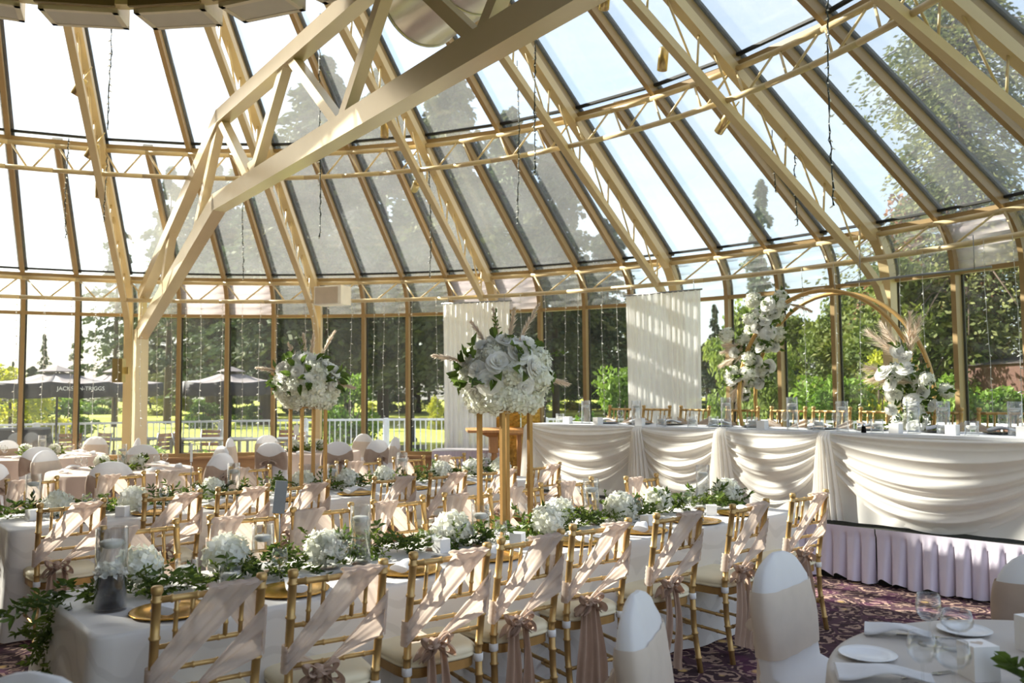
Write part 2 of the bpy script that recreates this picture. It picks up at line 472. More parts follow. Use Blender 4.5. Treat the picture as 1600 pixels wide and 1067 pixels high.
# windows : one per bay column
FROST = {-2: 1, -1: 0, -3: 1, 3: 1, 4: 1, 13: 1}
nwin = 0
for i in ii[:-1]:
    nwin += 1
    fr = MB(); gk = MB()
    # mullion at the left edge of the bay (every bay), following wall, knee and lower roof
    rib = (i % 4 == 0)
    wv_ = 0.06
    def mull(mb, pts, wd, dp):
        for a, b in zip(pts[:-1], pts[1:]):
            rad = Vector((math.sin(TH0 + DTH * i), math.cos(TH0 + DTH * i), 0))
            up = rad if abs((b - a).normalized().z) > 0.7 else Vector((0, 0, 1))
            mb.beam(a, b, wd, dp, up)
    wall_pts = [P(i, RW, ZS), P(i, RW, ZT)] + [P(i, *eave(k / 5)) for k in range(1, 6)]
    mull(fr, wall_pts, wv_, 0.12)
    roof_pts = [P(i, RE, ZE), P(i, R2, Z2)]
    mull(fr, roof_pts, wv_, 0.12)
    upper = (i % 2 == 0)
    if upper: mull(fr, [P(i, R2, Z2), P(i, RTOP, roofz(RTOP))], wv_, 0.12)
    # black gasket strip outside the mullion
    off = 0.075
    mull(gk, [P(i, RE + off * 0.5, ZE + off), P(i, R2 + off * 0.5, Z2 + off)], wv_ + 0.075, 0.03)
    if upper: mull(gk, [P(i, R2 + off * 0.5, Z2 + off), P(i, RTOP + off * 0.5, roofz(RTOP) + off)], wv_ + 0.075, 0.03)
    mull(gk, [P(i, RW + off, ZS), P(i, RW + off, ZT)] + [P(i, eave(k / 5)[0] + off, eave(k / 5)[1] + off * 0.4) for k in range(1, 6)], wv_ + 0.05, 0.02)
    # rails of the bay
    def rail(mb, r, z, wd, dp): mb.beam(P(i, r, z), P(i + 1, r, z), wd, dp)
    rail(fr, RW, ZS + 0.03, 0.1, 0.06)
    rail(fr, RW, ZT, 0.09, 0.055)
    rail(fr, RE, ZE, 0.09, 0.055)
    if upper:
        fr.beam(P(i, R2, Z2), P(i + 2, R2, Z2), 0.09, 0.055)
        gk.beam(P(i, R2 - 0.06, Z2 + 0.09), P(i + 2, R2 - 0.06, Z2 + 0.09), 0.05, 0.03)
    gk.beam(P(i, RE - 0.06, ZE + 0.09), P(i + 1, RE - 0.06, ZE + 0.09), 0.05, 0.03)
    wo = fr.build('window_%d' % nwin, M['bronze']); tag(wo, kind='structure')
    gk.build('gasket', M['gasket'], wo)
    tg = 0.008
    lo = MB().slab([P(i, RW + 0.03, ZS), P(i + 1, RW + 0.03, ZS), P(i + 1, RW + 0.03, ZT), P(i, RW + 0.03, ZT)], tg)
    lo.build('pane', M['pane'], wo)
    ev = MB()
    for k in range(5):
        r0, z0 = eave(k / 5); r1, z1 = eave((k + 1) / 5)
        q = [P(i, r0 + 0.03, z0), P(i + 1, r0 + 0.03, z0), P(i + 1, r1 + 0.03, z1), P(i, r1 + 0.03, z1)]
        ev.add(q, [(0, 1, 2, 3)], True)
    ev.build('pane', M['frosted'] if i in FROST and FROST[i] else M['roofpane'], wo, solid=tg)
    ro = MB().slab([P(i, RE + 0.03, ZE + 0.04), P(i + 1, RE + 0.03, ZE + 0.04), P(i + 1, R2 + 0.03, Z2 + 0.04), P(i, R2 + 0.03, Z2 + 0.04)], tg)
    ro.build('pane', M['roofpane'], wo)
    if upper:
        up_ = MB().slab([P(i, R2 + 0.03, Z2 + 0.04), P(i + 2, R2 + 0.03, Z2 + 0.04), P(i + 2, RTOP, roofz(RTOP) + 0.06), P(i, RTOP, roofz(RTOP) + 0.06)], tg)
        up_.build('pane', M['roofpane'], wo)
# ring trusses (per rib bay) and rib trusses
ntrim = 0
def struct_empty():
    global ntrim
    ntrim += 1
    return empty('trim_%d' % ntrim, kind='structure')
RB1, ZB1 = 9.76, 3.19     # lower chord of the eave ring
RB2, ZB2 = 7.30, 4.70     # lower chord of the upper ring
RT1, ZT1 = RE - 0.10, ZE - 0.07
RT2, ZT2 = R2 - 0.10, Z2 - 0.08
for b in range(I0, I1, 4):
    for (rt, zt, rb, zb) in ((RT1, ZT1, RB1, ZB1), (RT2, ZT2, RB2, ZB2)):
        e = struct_empty()
        tp = MB(); bt = MB(); wb = MB()
        for i in range(b, b + 4):
            tp.tube([P(i, rt, zt), P(i + 1, rt, zt)], 0.034, 8)
            bt.tube([P(i, rb, zb), P(i + 1, rb, zb)], 0.034, 8)
            wb.tube([P(i + 0.06, rt, zt), P(i + 0.46, rb, zb)], 0.014, 6)
            wb.tube([P(i + 0.54, rb, zb), P(i + 0.94, rt, zt)], 0.014, 6)
        tp.build('top_chord', M['cream'], e); bt.build('bottom_chord', M['cream'], e); wb.build('web_bars', M['cream'], e)
for i in range(I0, I1 + 1, 4):
    e = struct_empty()
    oc = MB(); ic = MB(); wb = MB(); ps = MB()
    rad = Vector((math.sin(TH0 + DTH * i), math.cos(TH0 + DTH * i), 0))
    D = 0.09
    pts = [P(i, RW - D, 0), P(i, RW - D, ZT)] + [P(i, eave(k / 6)[0] - D, eave(k / 6)[1] - D * 0.5) for k in range(1, 7)]
    for a, c in zip(pts[:-1], pts[1:]): ps.beam(a, c, 0.13, 0.15, rad)
    oc.beam(P(i, RE - D, ZE - D), P(i, RTOP, roofz(RTOP) - D - 0.05), 0.115, 0.12, rad)
    nx, nz_ = -SL / math.hypot(1, SL), -1 / math.hypot(1, SL)
    off = 0.57
    def inn(r): return P(i, r + nx * off, roofz(r) + nz_ * off)
    cur = [P(i, RW - 0.13, 2.2), P(i, RW - 0.18, 2.6), P(i, RW - 0.34, 2.92), P(i, RW - 0.62, 3.14)]
    pin = [inn(RE - 0.32), inn(RTOP)]
    full = cur + pin
    for a, c in zip(full[:-1], full[1:]): ic.beam(a, c, 0.09, 0.09, rad)
    r = RE - 0.3; k = 0
    while r > RTOP + 0.3:
        a = P(i, r - D, roofz(r) - D); c = P(i, r - D - 0.55, roofz(r - 0.55) - D)
        m1 = inn(r - 0.05); 
        wb.tube([a, inn(r + 0.15)], 0.013, 6)
        wb.tube([inn(r + 0.15), c], 0.013, 6)
        r -= 0.72
    ps.build('post', M['cream'], e); oc.build('outer_chord', M['cream'], e); ic.build('inner_chord', M['cream'], e); wb.build('web_bars', M['cream'], e)
# hub: solid cap roof, drum with light boxes
cap = MB().lathe([(RTOP + 0.1, roofz(RTOP) + 0.02), (RTOP + 0.1, roofz(RTOP) + 0.12), (0.3, roofz(0.3) + 0.1), (0.001, roofz(0) + 0.1), (0.001, roofz(0) - 0.05), (RTOP + 0.1, roofz(RTOP) + 0.02)], 40, (CX, CY, 0))
co = cap.build('ceiling', M['plaster']); tag(co, kind='structure')
dr = MB().lathe([(3.24, 5.33), (3.36, 5.33), (3.36, roofz(3.36)), (3.24, roofz(3.24)), (3.24, 5.33)], 48, (CX, CY, 0))
drum = dr.build('trim_90', M['cream']); tag(drum, kind='structure')
for k in range(24):
    a = math.radians(6.2 + 15 * k)
    R = Matrix.Rotation(-a, 4, 'Z')
    T = Matrix.Translation((CX, CY, 0)) @ R
    def tb(mb): 
        return MB().merge(mb, T)
    bx = MB().box((0, 3.50, 5.62), (0.72, 0.38, 0.62))
    inner = MB().box((0, 3.225, 5.62), (0.72, 0.035, 0.62))
    fr = MB()
    for (x, y, sx, sy) in ((0, 3.335, 0.72, 0.05), (0, 3.665, 0.72, 0.05), (-0.335, 3.5, 0.05, 0.38), (0.335, 3.5, 0.05, 0.38)):
        fr.box((x, y, 5.30), (sx, sy, 0.03))
    pn = MB().box((0, 3.5, 5.3), (0.62, 0.28, 0.02))
    bo = tb(bx).build('box_body', M['boxframe'], drum)
    tb(inner).build('inner_panel', M['olive_shade'], bo); tb(fr).build('panel_frame', M['boxframe'], bo); tb(pn).build('light_panel', M['boxpanel'], bo)
# main scissor truss resting on its column
TD = Vector((0.597, -0.802, 0)).normalized()
T0 = Vector((-6.33, 14.16, 0))
def TP(s, z, q=0.0):
    nrm = Vector((TD.y, -TD.x, 0))
    return T0 + TD * s + nrm * q + Vector((0, 0, z))
e = struct_empty()
def chord(pts, w_, h_):
    mb = MB()
    for a, c in zip(pts[:-1], pts[1:]):
        d = (c - a).normalized()
        mb.beam(a - d * 0.04, c + d * 0.04, w_, h_, (0, 0, 1) if abs(d.z) < 0.95 else TD)
    return mb
MB().beam(TP(0, 0), TP(0, 2.72), 0.2, 0.2, TD).build('column', M['cream_truss'], e)
chord([TP(-0.02, 2.62), TP(4.15, 4.12), TP(13.5, 4.12)], 0.17, 0.22).build('bottom_chord', M['cream_truss'], e)
chord([TP(0.1, 3.3), TP(4.23, 5.25), TP(13.5, 5.33)], 0.16, 0.18).build('top_chord', M['cream_truss'], e)
for (s0, z0, s1, z1) in ((0.02, 2.6, 0.1, 3.35), (3.2, 3.9, 4.2, 5.2), (4.25, 5.2, 5.35, 4.2), (5.5, 4.2, 6.55, 5.3), (6.6, 5.28, 7.85, 4.2),
                         (7.95, 4.2, 8.95, 5.3), (9.0, 5.28, 10.2, 4.2), (10.3, 4.2, 11.3, 5.3), (11.4, 5.28, 12.5, 4.2), (1.3, 3.05, 1.9, 4.1)):
    MB().beam(TP(s0, z0), TP(s1, z1), 0.11, 0.11, TD).build('web_member', M['cream_truss'], e)
MB().box(TP(5.42, 4.3), (0.3, 0.02, 0.2), Matrix.Rotation(math.atan2(TD.y, TD.x), 3, 'Z')).build('gusset_plate', M['cream_truss'], e)

# unseen solid wing added behind the camera on the left to darken the foreground
bw = MB(); bc = MB()
aL = TH0 + DTH * I0
AB0, AB1 = aL, aL - 2.1
n = 20
for k in range(n):
    a0 = AB0 + (AB1 - AB0) * k / n; a1 = AB0 + (AB1 - AB0) * (k + 1) / n
    w0, w1 = [(CX + RW * math.sin(a), CY + RW * math.cos(a)) for a in (a0, a1)]
    bw.add([(w0[0], w0[1], 0), (w1[0], w1[1], 0), (w1[0], w1[1], ZE), (w0[0], w0[1], ZE)], [(0, 1, 2, 3)])
    q = [(CX + rr * math.sin(a), CY + rr * math.cos(a), zz) for (a, rr, zz) in ((a0, RW, ZE), (a1, RW, ZE), (a1, RTOP, roofz(RTOP)), (a0, RTOP, roofz(RTOP)))]
    bc.add(q, [(0, 1, 2, 3)])
tag(bw.build('wall_back', M['plaster'], solid=0.1), kind='structure')
tag(bc.build('ceiling_back', M['plaster'], solid=0.1), kind='structure')

# ================================================================== OUTDOORS
rnd = random.Random(7)
def gx(px, Y): return (px - 800) / 1299.0 * Y
lw_ = MB()
lw_.add([(-160, -40, -0.14), (160, -40, -0.14), (160, 220, -0.14), (-160, 220, -0.14)], [(0, 1, 2, 3)])
tag(lw_.build('ground_lawn', M['lawn']), kind='structure')
dk = MB()
for k in range(40):
    a0 = math.radians(-80 + 130 * k / 40); a1 = math.radians(-80 + 130 * (k + 1) / 40)
    q = [(CX + r * math.sin(a), CY + r * math.cos(a), -0.04) for (a, r) in ((a0, RW + 0.07), (a1, RW + 0.07), (a1, 16.4), (a0, 16.4))]
    dk.add(q, [(3, 2, 1, 0)])
tag(dk.build('ground_deck', M['deck']), kind='structure')
pd = MB().lathe([(0.01, 0), (1, 0)], 32)
pdo = pd.build('lawn_shade', M['lawn_shade'], loc=(-2.9, 25.5, -0.11)); pdo.scale = (4.6, 2.4, 1); tag(pdo, kind='structure')  # flat dark sheet standing in for dark shade on the lawn
# leaf clump helpers
def diamond(mb, c, d, wdir, ln, wd):
    c = Vector(c)
    a = c - d * ln * 0.5; b = c + d * ln * 0.5
    m = c + d * ln * 0.05
    mb.v.extend([tuple(a), tuple(m + wdir * wd * 0.5), tuple(b), tuple(m - wdir * wd * 0.5)])
    n = len(mb.v); mb.f.append((n - 4, n - 3, n - 2, n - 1)); mb.sm.append(False)
def rdir(r):
    while True:
        v = Vector((r.uniform(-1, 1), r.uniform(-1, 1), r.uniform(-1, 1)))
        if 0.05 < v.length < 1: return v.normalized()
def conifer_mesh(seed, H=20.0, R=4.0, base=0.12, gap=0.0, leafs=7000, droop=0.25, card=0.55):
    r = random.Random(seed); mb = MB(); br = MB()
    br.tube([(0, 0, -0.3), (0.1, 0, H * 0.5), (0, 0, H * 0.97)], [H * 0.019, H * 0.012, 0.03], 8)
    nb = int(leafs / 46)
    for k in range(nb):
        f = r.random() ** 0.85
        z = H * (base + (1 - base) * f)
        prof = (1 - f) ** 0.62 * (0.8 + 0.2 * math.sin(f * 17 + seed) + 0.25 * math.sin(f * 41 + 2 * seed)) + 0.05
        ln = R * prof * r.uniform(0.45, 1.2)
        az = r.uniform(0, 2 * PI)
        o = Vector((math.cos(az), math.sin(az), 0)); side = Vector((-o.y, o.x, 0))
        if ln > 1.2 and k % 3 == 0:
            br.tube([(0, 0, z), o * ln * 0.5 + Vector((0, 0, z - droop * ln * 0.2)), o * ln * 0.9 + Vector((0, 0, z - droop * ln * 0.7))], [0.06, 0.04, 0.015], 4)
        for q in range(46):
            s = r.uniform(0.12, 1) ** 0.7
            p = o * ln * s + side * r.gauss(0, 0.16) * ln * (1.1 - s * 0.6) + Vector((0, 0, z - droop * ln * s * s + r.gauss(0, 0.14) - 0.1 * abs(r.gauss(0, 1))))
            d = (o * r.uniform(0.3, 1) + side * r.uniform(-0.8, 0.8) + Vector((0, 0, r.uniform(-0.7, 0.15)))).normalized()
            wdir = d.cross(rdir(r)).normalized()
            diamond(mb, p, d, wdir, card * r.uniform(0.6, 1.3), card * r.uniform(0.3, 0.6))
    return mb, br
def broad_mesh(seed, H=8.0, R=3.0, leafs=6000, card=0.35, trunk=0.3, blobs=26, hang=0.0):
    r = random.Random(seed); mb = MB(); br = MB()
    br.tube([(0, 0, -0.2), (0.05 * R, 0, H * trunk), (0, 0.04 * R, H * 0.8)], [H * 0.022, H * 0.016, 0.03], 8)
    cs = []
    for k in range(blobs):
        f = r.random(); a = r.uniform(0, 2 * PI)
        z = H * (trunk * 0.8 + (1 - trunk * 0.8) * f)
        rr = R * math.sin(PI * min(0.98, 0.18 + 0.75 * f)) * math.sqrt(r.random())
        c = Vector((rr * math.cos(a), rr * math.sin(a), z - 0.25 * R * (rr / R)))
        cs.append((c, R * r.uniform(0.22, 0.42)))
        if k % 2 == 0: br.tube([(0, 0, H * trunk), c * 0.5 + Vector((0, 0, H * trunk * 0.5)), c], [0.05, 0.03, 0.01], 4)
    for k in range(leafs):
        c, s = cs[k % blobs]
        d0 = rdir(r); p = c + d0 * s * (r.random() ** 0.4)
        p.z -= hang * r.random() * s * 3
        if p.z < 0.05: p.z = abs(p.z) * 0.3 + 0.05
        d = (rdir(r) + Vector((0, 0, -0.3 - hang * 3))).normalized()
        diamond(mb, p, d, d.cross(rdir(r)).normalized(), card * r.uniform(0.6, 1.3), card * r.uniform(0.35, 0.7))
    return mb, br
def tree_proto(name, cat, mats, gen):
    mb, br = gen
    e = empty(name, cat=cat)
    br.build('trunk', M['bark'], e); mb.build('foliage', M[mats], e)
    return Proto(e)
con_a = tree_proto('conifer_tree', 'tree', 'con', conifer_mesh(1, 22, 7.2, 0.15, 0, 17000, 0.25, 0.62))
con_b = tree_proto('conifer_tree', 'tree', 'con2', conifer_mesh(5, 22, 6.2, 0.13, 0, 15000, 0.36, 0.6))
con_c = tree_proto('slender_conifer', 'tree', 'con2', conifer_mesh(9, 14, 2.2, 0.05, 0, 5000, 0.25, 0.42))
con_s = tree_proto('sparse_pine', 'tree', 'con2', conifer_mesh(12, 18, 4.6, 0.25, 0, 3600, 0.12, 0.6))
dec_a = tree_proto('leafy_tree', 'tree', 'dec', broad_mesh(3, 10, 4.0, 9000, 0.42, 0.2, 34))
bush_a = tree_proto('round_bush', 'bush', 'bush', broad_mesh(4, 2.4, 1.5, 4200, 0.2, 0.1, 24))
bush_y = tree_proto('yellow_bush', 'bush', 'yel', broad_mesh(6, 2.6, 1.2, 4200, 0.17, 0.1, 22))
wil_a = tree_proto('willow_tree', 'tree', 'wil', broad_mesh(8, 7, 2.6, 8000, 0.34, 0.25, 30, 0.35))
plum_a = tree_proto('plum_tree', 'tree', 'pur', broad_mesh(10, 9, 3.2, 6500, 0.34, 0.3, 28))
big_a = tree_proto('tall_fir', 'tree', 'fir', conifer_mesh(15, 24, 7.0, 0.06, 0, 46000, 0.45, 0.27))
def top_h(px, Y, ytop):
    ang = math.atan((533.5 + 0.0073 * (800 - px) * 0 - ytop) / 1299.0) + 0.0613
    return 1.6 + Y * math.tan(ang) + 0.14
trees = []
def tree(pr, px, Y, ytop, baseH, label, group=None, rz=None, wide=1.0):
    h = top_h(px, Y, ytop); s = h / baseH
    o = pr.put((gx(px, Y), Y, -0.14), rnd.uniform(0, 6.28) if rz is None else rz, label, group, (s * wide, s * wide, s))
    return o
tree(con_a, 505, 50, 92, 22, 'broad dark conifer on the lawn behind the lower flower stand', wide=1.0)
tree(con_b, 598, 58, 105, 22, 'tall conifer right of the broad dark conifer on the lawn', wide=0.9)
tree(con_a, 705, 46, 92, 22, 'tall dark conifer behind the left white curtain', wide=0.8, rz=1.0)
tree(con_b, 415, 48, 205, 22, 'conifer seen between the truss column and the lower flower stand', wide=1.05)
tree(con_a, 330, 62, 255, 22, 'dark conifer behind the grey umbrella right of the column', wide=1.2, rz=2.2)
tree(con_s, 262, 50, 262, 18, 'open branched pine rising just right of the truss column', wide=0.8)
tree(con_s, 180, 46, 330, 18, 'open branched pine left of the truss column', wide=0.75, rz=2.0)
tree(con_c, 122, 60, 500, 14, 'pale conifer behind the leftmost umbrella', wide=1.0)
tree(con_c, 68, 66, 518, 14, 'smaller pale conifer at the left edge behind the leftmost umbrella', wide=0.8)
tree(con_c, 20, 80, 560, 14, 'low distant conifer at the left edge of the lawn', wide=0.9)
tree(con_b, 800, 62, 170, 22, 'conifer above the large flower stand', wide=0.95, rz=0.4)
tree(con_a, 868, 54, 215, 22, 'conifer between the two white curtains, left one', wide=0.75, rz=2.9)
tree(con_b, 950, 62, 345, 22, 'conifer between the two white curtains, right one', wide=1.0, rz=1.7)
tree(con_c, 1195, 78, 288, 14, 'lone pointed conifer standing high above the flower arch', wide=1.0)
tree(con_c, 1118, 70, 480, 14, 'small pointed conifer right of the right white curtain', wide=1.0, rz=1.2)
tree(dec_a, 1262, 36, 505, 10, 'leafy tree seen through the flower arch', wide=1.15)
tree(dec_a, 1345, 30, 455, 10, 'leafy tree right of the flower arch top', wide=1.0, rz=2.0)
tree(dec_a, 1420, 24, 420, 10, 'leafy tree behind the pampas flowers', wide=1.0, rz=0.7)
tree(plum_a, 1452, 27, 330, 9, 'reddish plum tree right of the flower arch', wide=0.8)
tree(big_a, 1520, 25, -190, 24, 'huge fir towering over the glass roof at right', wide=0.95)
tree(big_a, 1740, 26, -200, 24, 'huge fir at the right edge beyond the roof', wide=0.9, rz=2.0)
tree(wil_a, 1165, 26, 478, 7, 'drooping willow behind the left arch leg', wide=0.85)
tree(wil_a, 1205, 20, 545, 7, 'small bright willow between the arch legs', wide=0.9, rz=1.4)
tree(bush_y, 1372, 19, 572, 2.6, 'yellow bush behind the pampas flowers', wide=0.75)
tree(bush_a, 1300, 18, 600, 2.4, 'green bush seen low through the flower arch', wide=1.0)
tree(bush_a, 1478, 17.5, 600, 2.4, 'green bush beside the brown house', wide=0.7, rz=1.0)
tree(bush_a, 965, 20, 585, 2.4, 'bright green bush left of the right white curtain', wide=0.75, rz=0.3)
tree(bush_a, 1580, 18, 618, 2.4, 'low bush in front of the brown house', wide=1.2, rz=2.2)
tree(bush_y, 18, 26, 578, 2.6, 'yellow green bush at the left edge beyond the fence', wide=1.3, rz=1.3)
tree(bush_a, 320, 44, 628, 2.4, 'rounded bush behind the fence right of the column', wide=1.4, rz=2.5)
tree(bush_a, 395, 48, 632, 2.4, 'rounded bush behind the fence under the grey umbrella', wide=1.6, rz=0.9)
tree(bush_y, 680, 40, 622, 2.6, 'small yellow bush on the lawn left of the white curtain', wide=0.7, rz=0.6)
tree(bush_a, 548, 30, 590, 2.4, 'light green bush right of the lower flower stand', wide=0.8, rz=1.9)
tree(bush_a, 90, 34, 620, 2.4, 'wide bush under the leftmost umbrella', wide=1.8, rz=0.2)
for k, (px, Y, yt) in enumerate(((225, 74, 430), (345, 76, 330), (455, 74, 300), (545, 78, 290), (650, 74, 300), (745, 76, 280), (835, 78, 330), (915, 74, 400), (1000, 82, 470), (1240, 70, 500), (1310, 66, 470))):
    tree((con_a, con_b)[k % 2], px, Y, yt, 22, '%s dark conifer from the left in the second row behind the tall conifers' % ordn(k), 'second row of conifers', wide=1.25)
# unseen trees added left of the picture to throw the foreground into shade
def q_at(dist, q): return SUN_H * dist + Vector((0.41, 0.91, 0)) * q + Vector((-1.7, 0, 0))
for k, (dist, q) in enumerate(((20.5, -3.3), (21.5, -3.9 - 4.5), (20.8, 2.6))):
    p = q_at(dist, q)
    dec_a.put((p.x, p.y, -0.14), 1.3 * k, 'leafy tree added for shade outside the left glass wall, %s' % ('nearer the terrace', 'further to the rear', 'shortest of the three')[k], None, (1.75, 1.75, 1.2)[k])
for k, (dist, q, s) in enumerate(((25, -9.0, 1.02), (31, -1.0, 1.15))):
    p = q_at(dist, q)
    con_a.put((p.x, p.y, -0.14), 1.0 * k, 'tall conifer added for shade outside the left glass wall, %s' % ('nearer the terrace' if k == 0 else 'further back'), None, s)
r8 = random.Random(31)
for k in range(26):
    px = -150 + 52 * k
    tree((bush_a, bush_a, bush_y)[k % 3 if k % 5 else 0], px, r8.uniform(70, 84), r8.uniform(612, 632), 2.4, '%s shrub from the left in the border beyond the lawn' % ordn(k), 'shrub border beyond the lawn', wide=2.2)
# distant tree belt
r2 = random.Random(3); kk = 0
for px in range(-260, 1900, 62):
    Y = r2.uniform(92, 120)
    yt = r2.uniform(548, 588) if px < 250 else (r2.uniform(500, 560) if px < 1000 else r2.uniform(515, 575))
    pr = (con_c, con_a, con_b)[kk % 3]; bh = (14, 22, 22)[kk % 3]
    tree(pr, px, Y, yt, bh, '%s tree from the left in the distant belt beyond the lawn' % ordn(kk), 'distant belt of trees', wide=1.9); kk += 1
# white fence in sections
FR = 16.6
def fence_section():
    mb = MB()
    e = empty('fence_section', cat='fence')
    W = 2.03
    MB().box((0, 0, 0.98), (W, 0.06, 0.05)).build('top_rail', M['fence'], e)
    MB().box((0, 0, 0.10), (W, 0.05, 0.05)).build('bottom_rail', M['fence'], e)
    for k in range(15): mb.box((-W / 2 + W * (k + 0.5) / 15, 0, 0.54), (0.025, 0.025, 0.86))
    mb.build('pickets', M['fence'], e)
    MB().box((-W / 2, 0, 0.5), (0.1, 0.1, 1.04)).build('post', M['fence'], e)
    return Proto(e)
fp = fence_section()
for k in range(19):
    a = math.radians(-58 + 7.0 * k)
    fp.put((CX + FR * math.sin(a), CY + FR * math.cos(a), -0.04), -a, '%s section from the left of the white picket fence round the terrace' % ordn(k), 'white terrace fence')
# umbrellas
def umbrella(loc, D, ztop, zedge, label, text=False, rz=0.2):
    e = empty('patio_umbrella', loc, rz, label, 'umbrella', 'dark terrace umbrellas')
    n = 8; R = D / 2
    cn = MB(); vl = MB(); rb = MB()
    top = Vector((0, 0, ztop - 0.12)); pts = [Vector((R * math.cos(2 * PI * k / n), R * math.sin(2 * PI * k / n), zedge)) for k in range(n)]
    ins = [p * 0.18 + top * 0.82 for p in pts]
    for k in range(n):
        a, b = pts[k], pts[(k + 1) % n]
        def fn(u, v, a=a, b=b, i0=ins[k], i1=ins[(k + 1) % n]):
            p = i0.lerp(i1, u).lerp(a.lerp(b, u), v); p.z -= 0.10 * math.sin(PI * u) * v * 0.5 + 0.06 * math.sin(PI * v); return p
        cn.grid(fn, 4, 6)
        def fv(u, v, a=a, b=b):
            p = a.lerp(b, u); p.z -= 0.05 * math.sin(PI * u) + v * 0.30; return p
        vl.grid(fv, 4, 2)
        rb.tube([top, a * 0.5 + top * 0.5 - Vector((0, 0, 0.08)), a - Vector((0, 0, 0.02))], 0.012, 5)
    cano = cn.build('canopy', M['ubtop'], e, solid=0.006)
    lin_ = MB(); lin_.v = [(x * 0.995, y * 0.995, z - 0.012) for (x, y, z) in cn.v]; lin_.f = list(cn.f); lin_.sm = list(cn.sm)
    lin_.build('dark_underside', M['blackfab'], cano, solid=0.004)  # black copy of the canopy, added to darken its underside
    vo = vl.build('valance', M['blackfab'], e, solid=0.005)
    vt = MB()
    for k in range(n):
        a, b = pts[k] * 0.27, pts[(k + 1) % n] * 0.27
        a = Vector((a.x, a.y, ztop - 0.13)); b = Vector((b.x, b.y, ztop - 0.13))
        vt.add([(0, 0, ztop), a, b], [(0, 1, 2)])
    vt.build('vent_cap', M['ubtop'], e, solid=0.005)
    rb.build('ribs', M['greymetal'], e)
    MB().tube([(0, 0, 0), (0, 0, ztop)], 0.024, 8).build('pole', M['blackfab'], e)
    MB().lathe([(0.3, 0), (0.3, 0.06), (0.05, 0.09), (0.05, 0.3)], 20).build('base', M['blackfab'], e)
    if text:
        cu = bpy.data.curves.new('lettering', 'FONT'); cu.body = 'JACKSON-TRIGGS'; cu.size = 0.115; cu.align_x = 'CENTER'; cu.extrude = 0.002
        to = bpy.data.objects.new('lettering', cu); COL.objects.link(to)
        a, b = pts[text], pts[(text + 1) % n]; m = (a + b) / 2; nrm = Vector((m.x, m.y, 0)).normalized()
        to.parent = e; to.location = m + nrm * 0.03 + Vector((0, 0, -0.18))
        to.rotation_euler = (PI / 2, 0, math.atan2(nrm.y, nrm.x) + PI / 2)
        dg = bpy.context.evaluated_depsgraph_get(); dg.update()
        me = bpy.data.meshes.new_from_object(to.evaluated_get(dg)); me.materials.clear(); me.materials.append(M['bulb'])
        tm = bpy.data.objects.new('valance_lettering', me); COL.objects.link(tm)
        tm.parent = e; tm.location = to.location; tm.rotation_euler = to.rotation_euler
        bpy.data.objects.remove(to); bpy.data.curves.remove(cu)
        tm['label'] = 'white lettering on the dark valance'
    return e
umbrella((gx(90, 18.2), 18.2, -0.04), 3.0, 2.30, 1.93, 'large dark umbrella with white lettering left of the truss column', text=6, rz=0.42)
umbrella((gx(180, 20.5), 20.5, -0.04), 2.3, 2.34, 1.95, 'dark umbrella half hidden behind the truss column', rz=0.1)
umbrella((gx(361, 20.0), 20.0, -0.04), 2.5, 2.32, 1.95, 'dark umbrella right of the truss column', rz=0.2)
# terrace furniture
def patio_table():
    e = empty('patio_table', cat='table')
    MB().box((0, 0, 0.72), (1.5, 0.8, 0.04)).build('table_top', M['greymetal'], e)
    for x in (-0.68, 0.68):
        for y in (-0.33, 0.33):
            MB().box((x, y, 0.35), (0.05, 0.05, 0.7)).build('leg', M['greymetal'], e)
    return Proto(e)
def patio_chair():
    e = empty('patio_chair', cat='chair')
    MB().box((0, 0.02, 0.44), (0.46, 0.44, 0.03)).build('seat', M['teak'], e)
    sl = MB()
    for k in range(4): sl.box((0, -0.21 - 0.015 * k, 0.56 + 0.09 * k), (0.44, 0.02, 0.075))
    sl.build('back_slats', M['teak'], e)
    for x in (-0.22, 0.22):
        MB().tube([(x, -0.2, 0), (x, -0.2, 0.5), (x, -0.27, 0.88)], 0.015, 6).build('rear_leg', M['greymetal'], e)
        MB().tube([(x, 0.22, 0), (x, 0.22, 0.62), (x, -0.22, 0.64)], 0.014, 6).build('front_leg', M['greymetal'], e)
    return Proto(e)
pt, pc = patio_table(), patio_chair()
for k, (px, Y) in enumerate(((330, 17.4), (405, 17.2), (192, 17.6))):
    pt.put((gx(px, Y), Y, -0.04), 0.05, ('grey terrace table right of the truss column, left one', 'grey terrace table behind the lower flower stand', 'grey terrace table left of the truss column')[k])
for k, (px, Y, rz) in enumerate(((246, 17.0, 1.2), (296, 17.1, -1.4), (322, 18.1, 3.0), (440, 17.8, 2.8), (452, 17.0, 1.4), (112, 17.3, 0.5), (148, 17.0, 2.6))):
    pc.put((gx(px, Y), Y, -0.04), rz, '%s wooden slatted terrace chair from the left, seen through the lower glass' % ordn([2, 3, 4, 5, 6, 0, 1][k]), 'terrace chairs')
e = empty('covered_grill', (gx(38, 16.8), 16.8, -0.04), 0.1, 'dark covered barbecue on the terrace below the leftmost umbrella', 'grill')
def grillf(u, v):
    a = 2 * PI * u; f = 1 - 0.22 * v
    sx = 0.62 * f * (abs(math.cos(a)) ** 0.4) * (1 if math.cos(a) > 0 else -1); sy = 0.32 * f * (abs(math.sin(a)) ** 0.4) * (1 if math.sin(a) > 0 else -1)
    return Vector((sx, sy, 0.02 + 0.95 * v))
g = MB().grid(grillf, 32, 8, close=True); g.add([grillf(k / 32, 1) for k in range(32)], [tuple(range(32))])
g.build('cover', M['blackfab'], e); MB().box((0, 0, 0.99), (0.9, 0.4, 0.04)).build('lid', M['grey_card'], e)
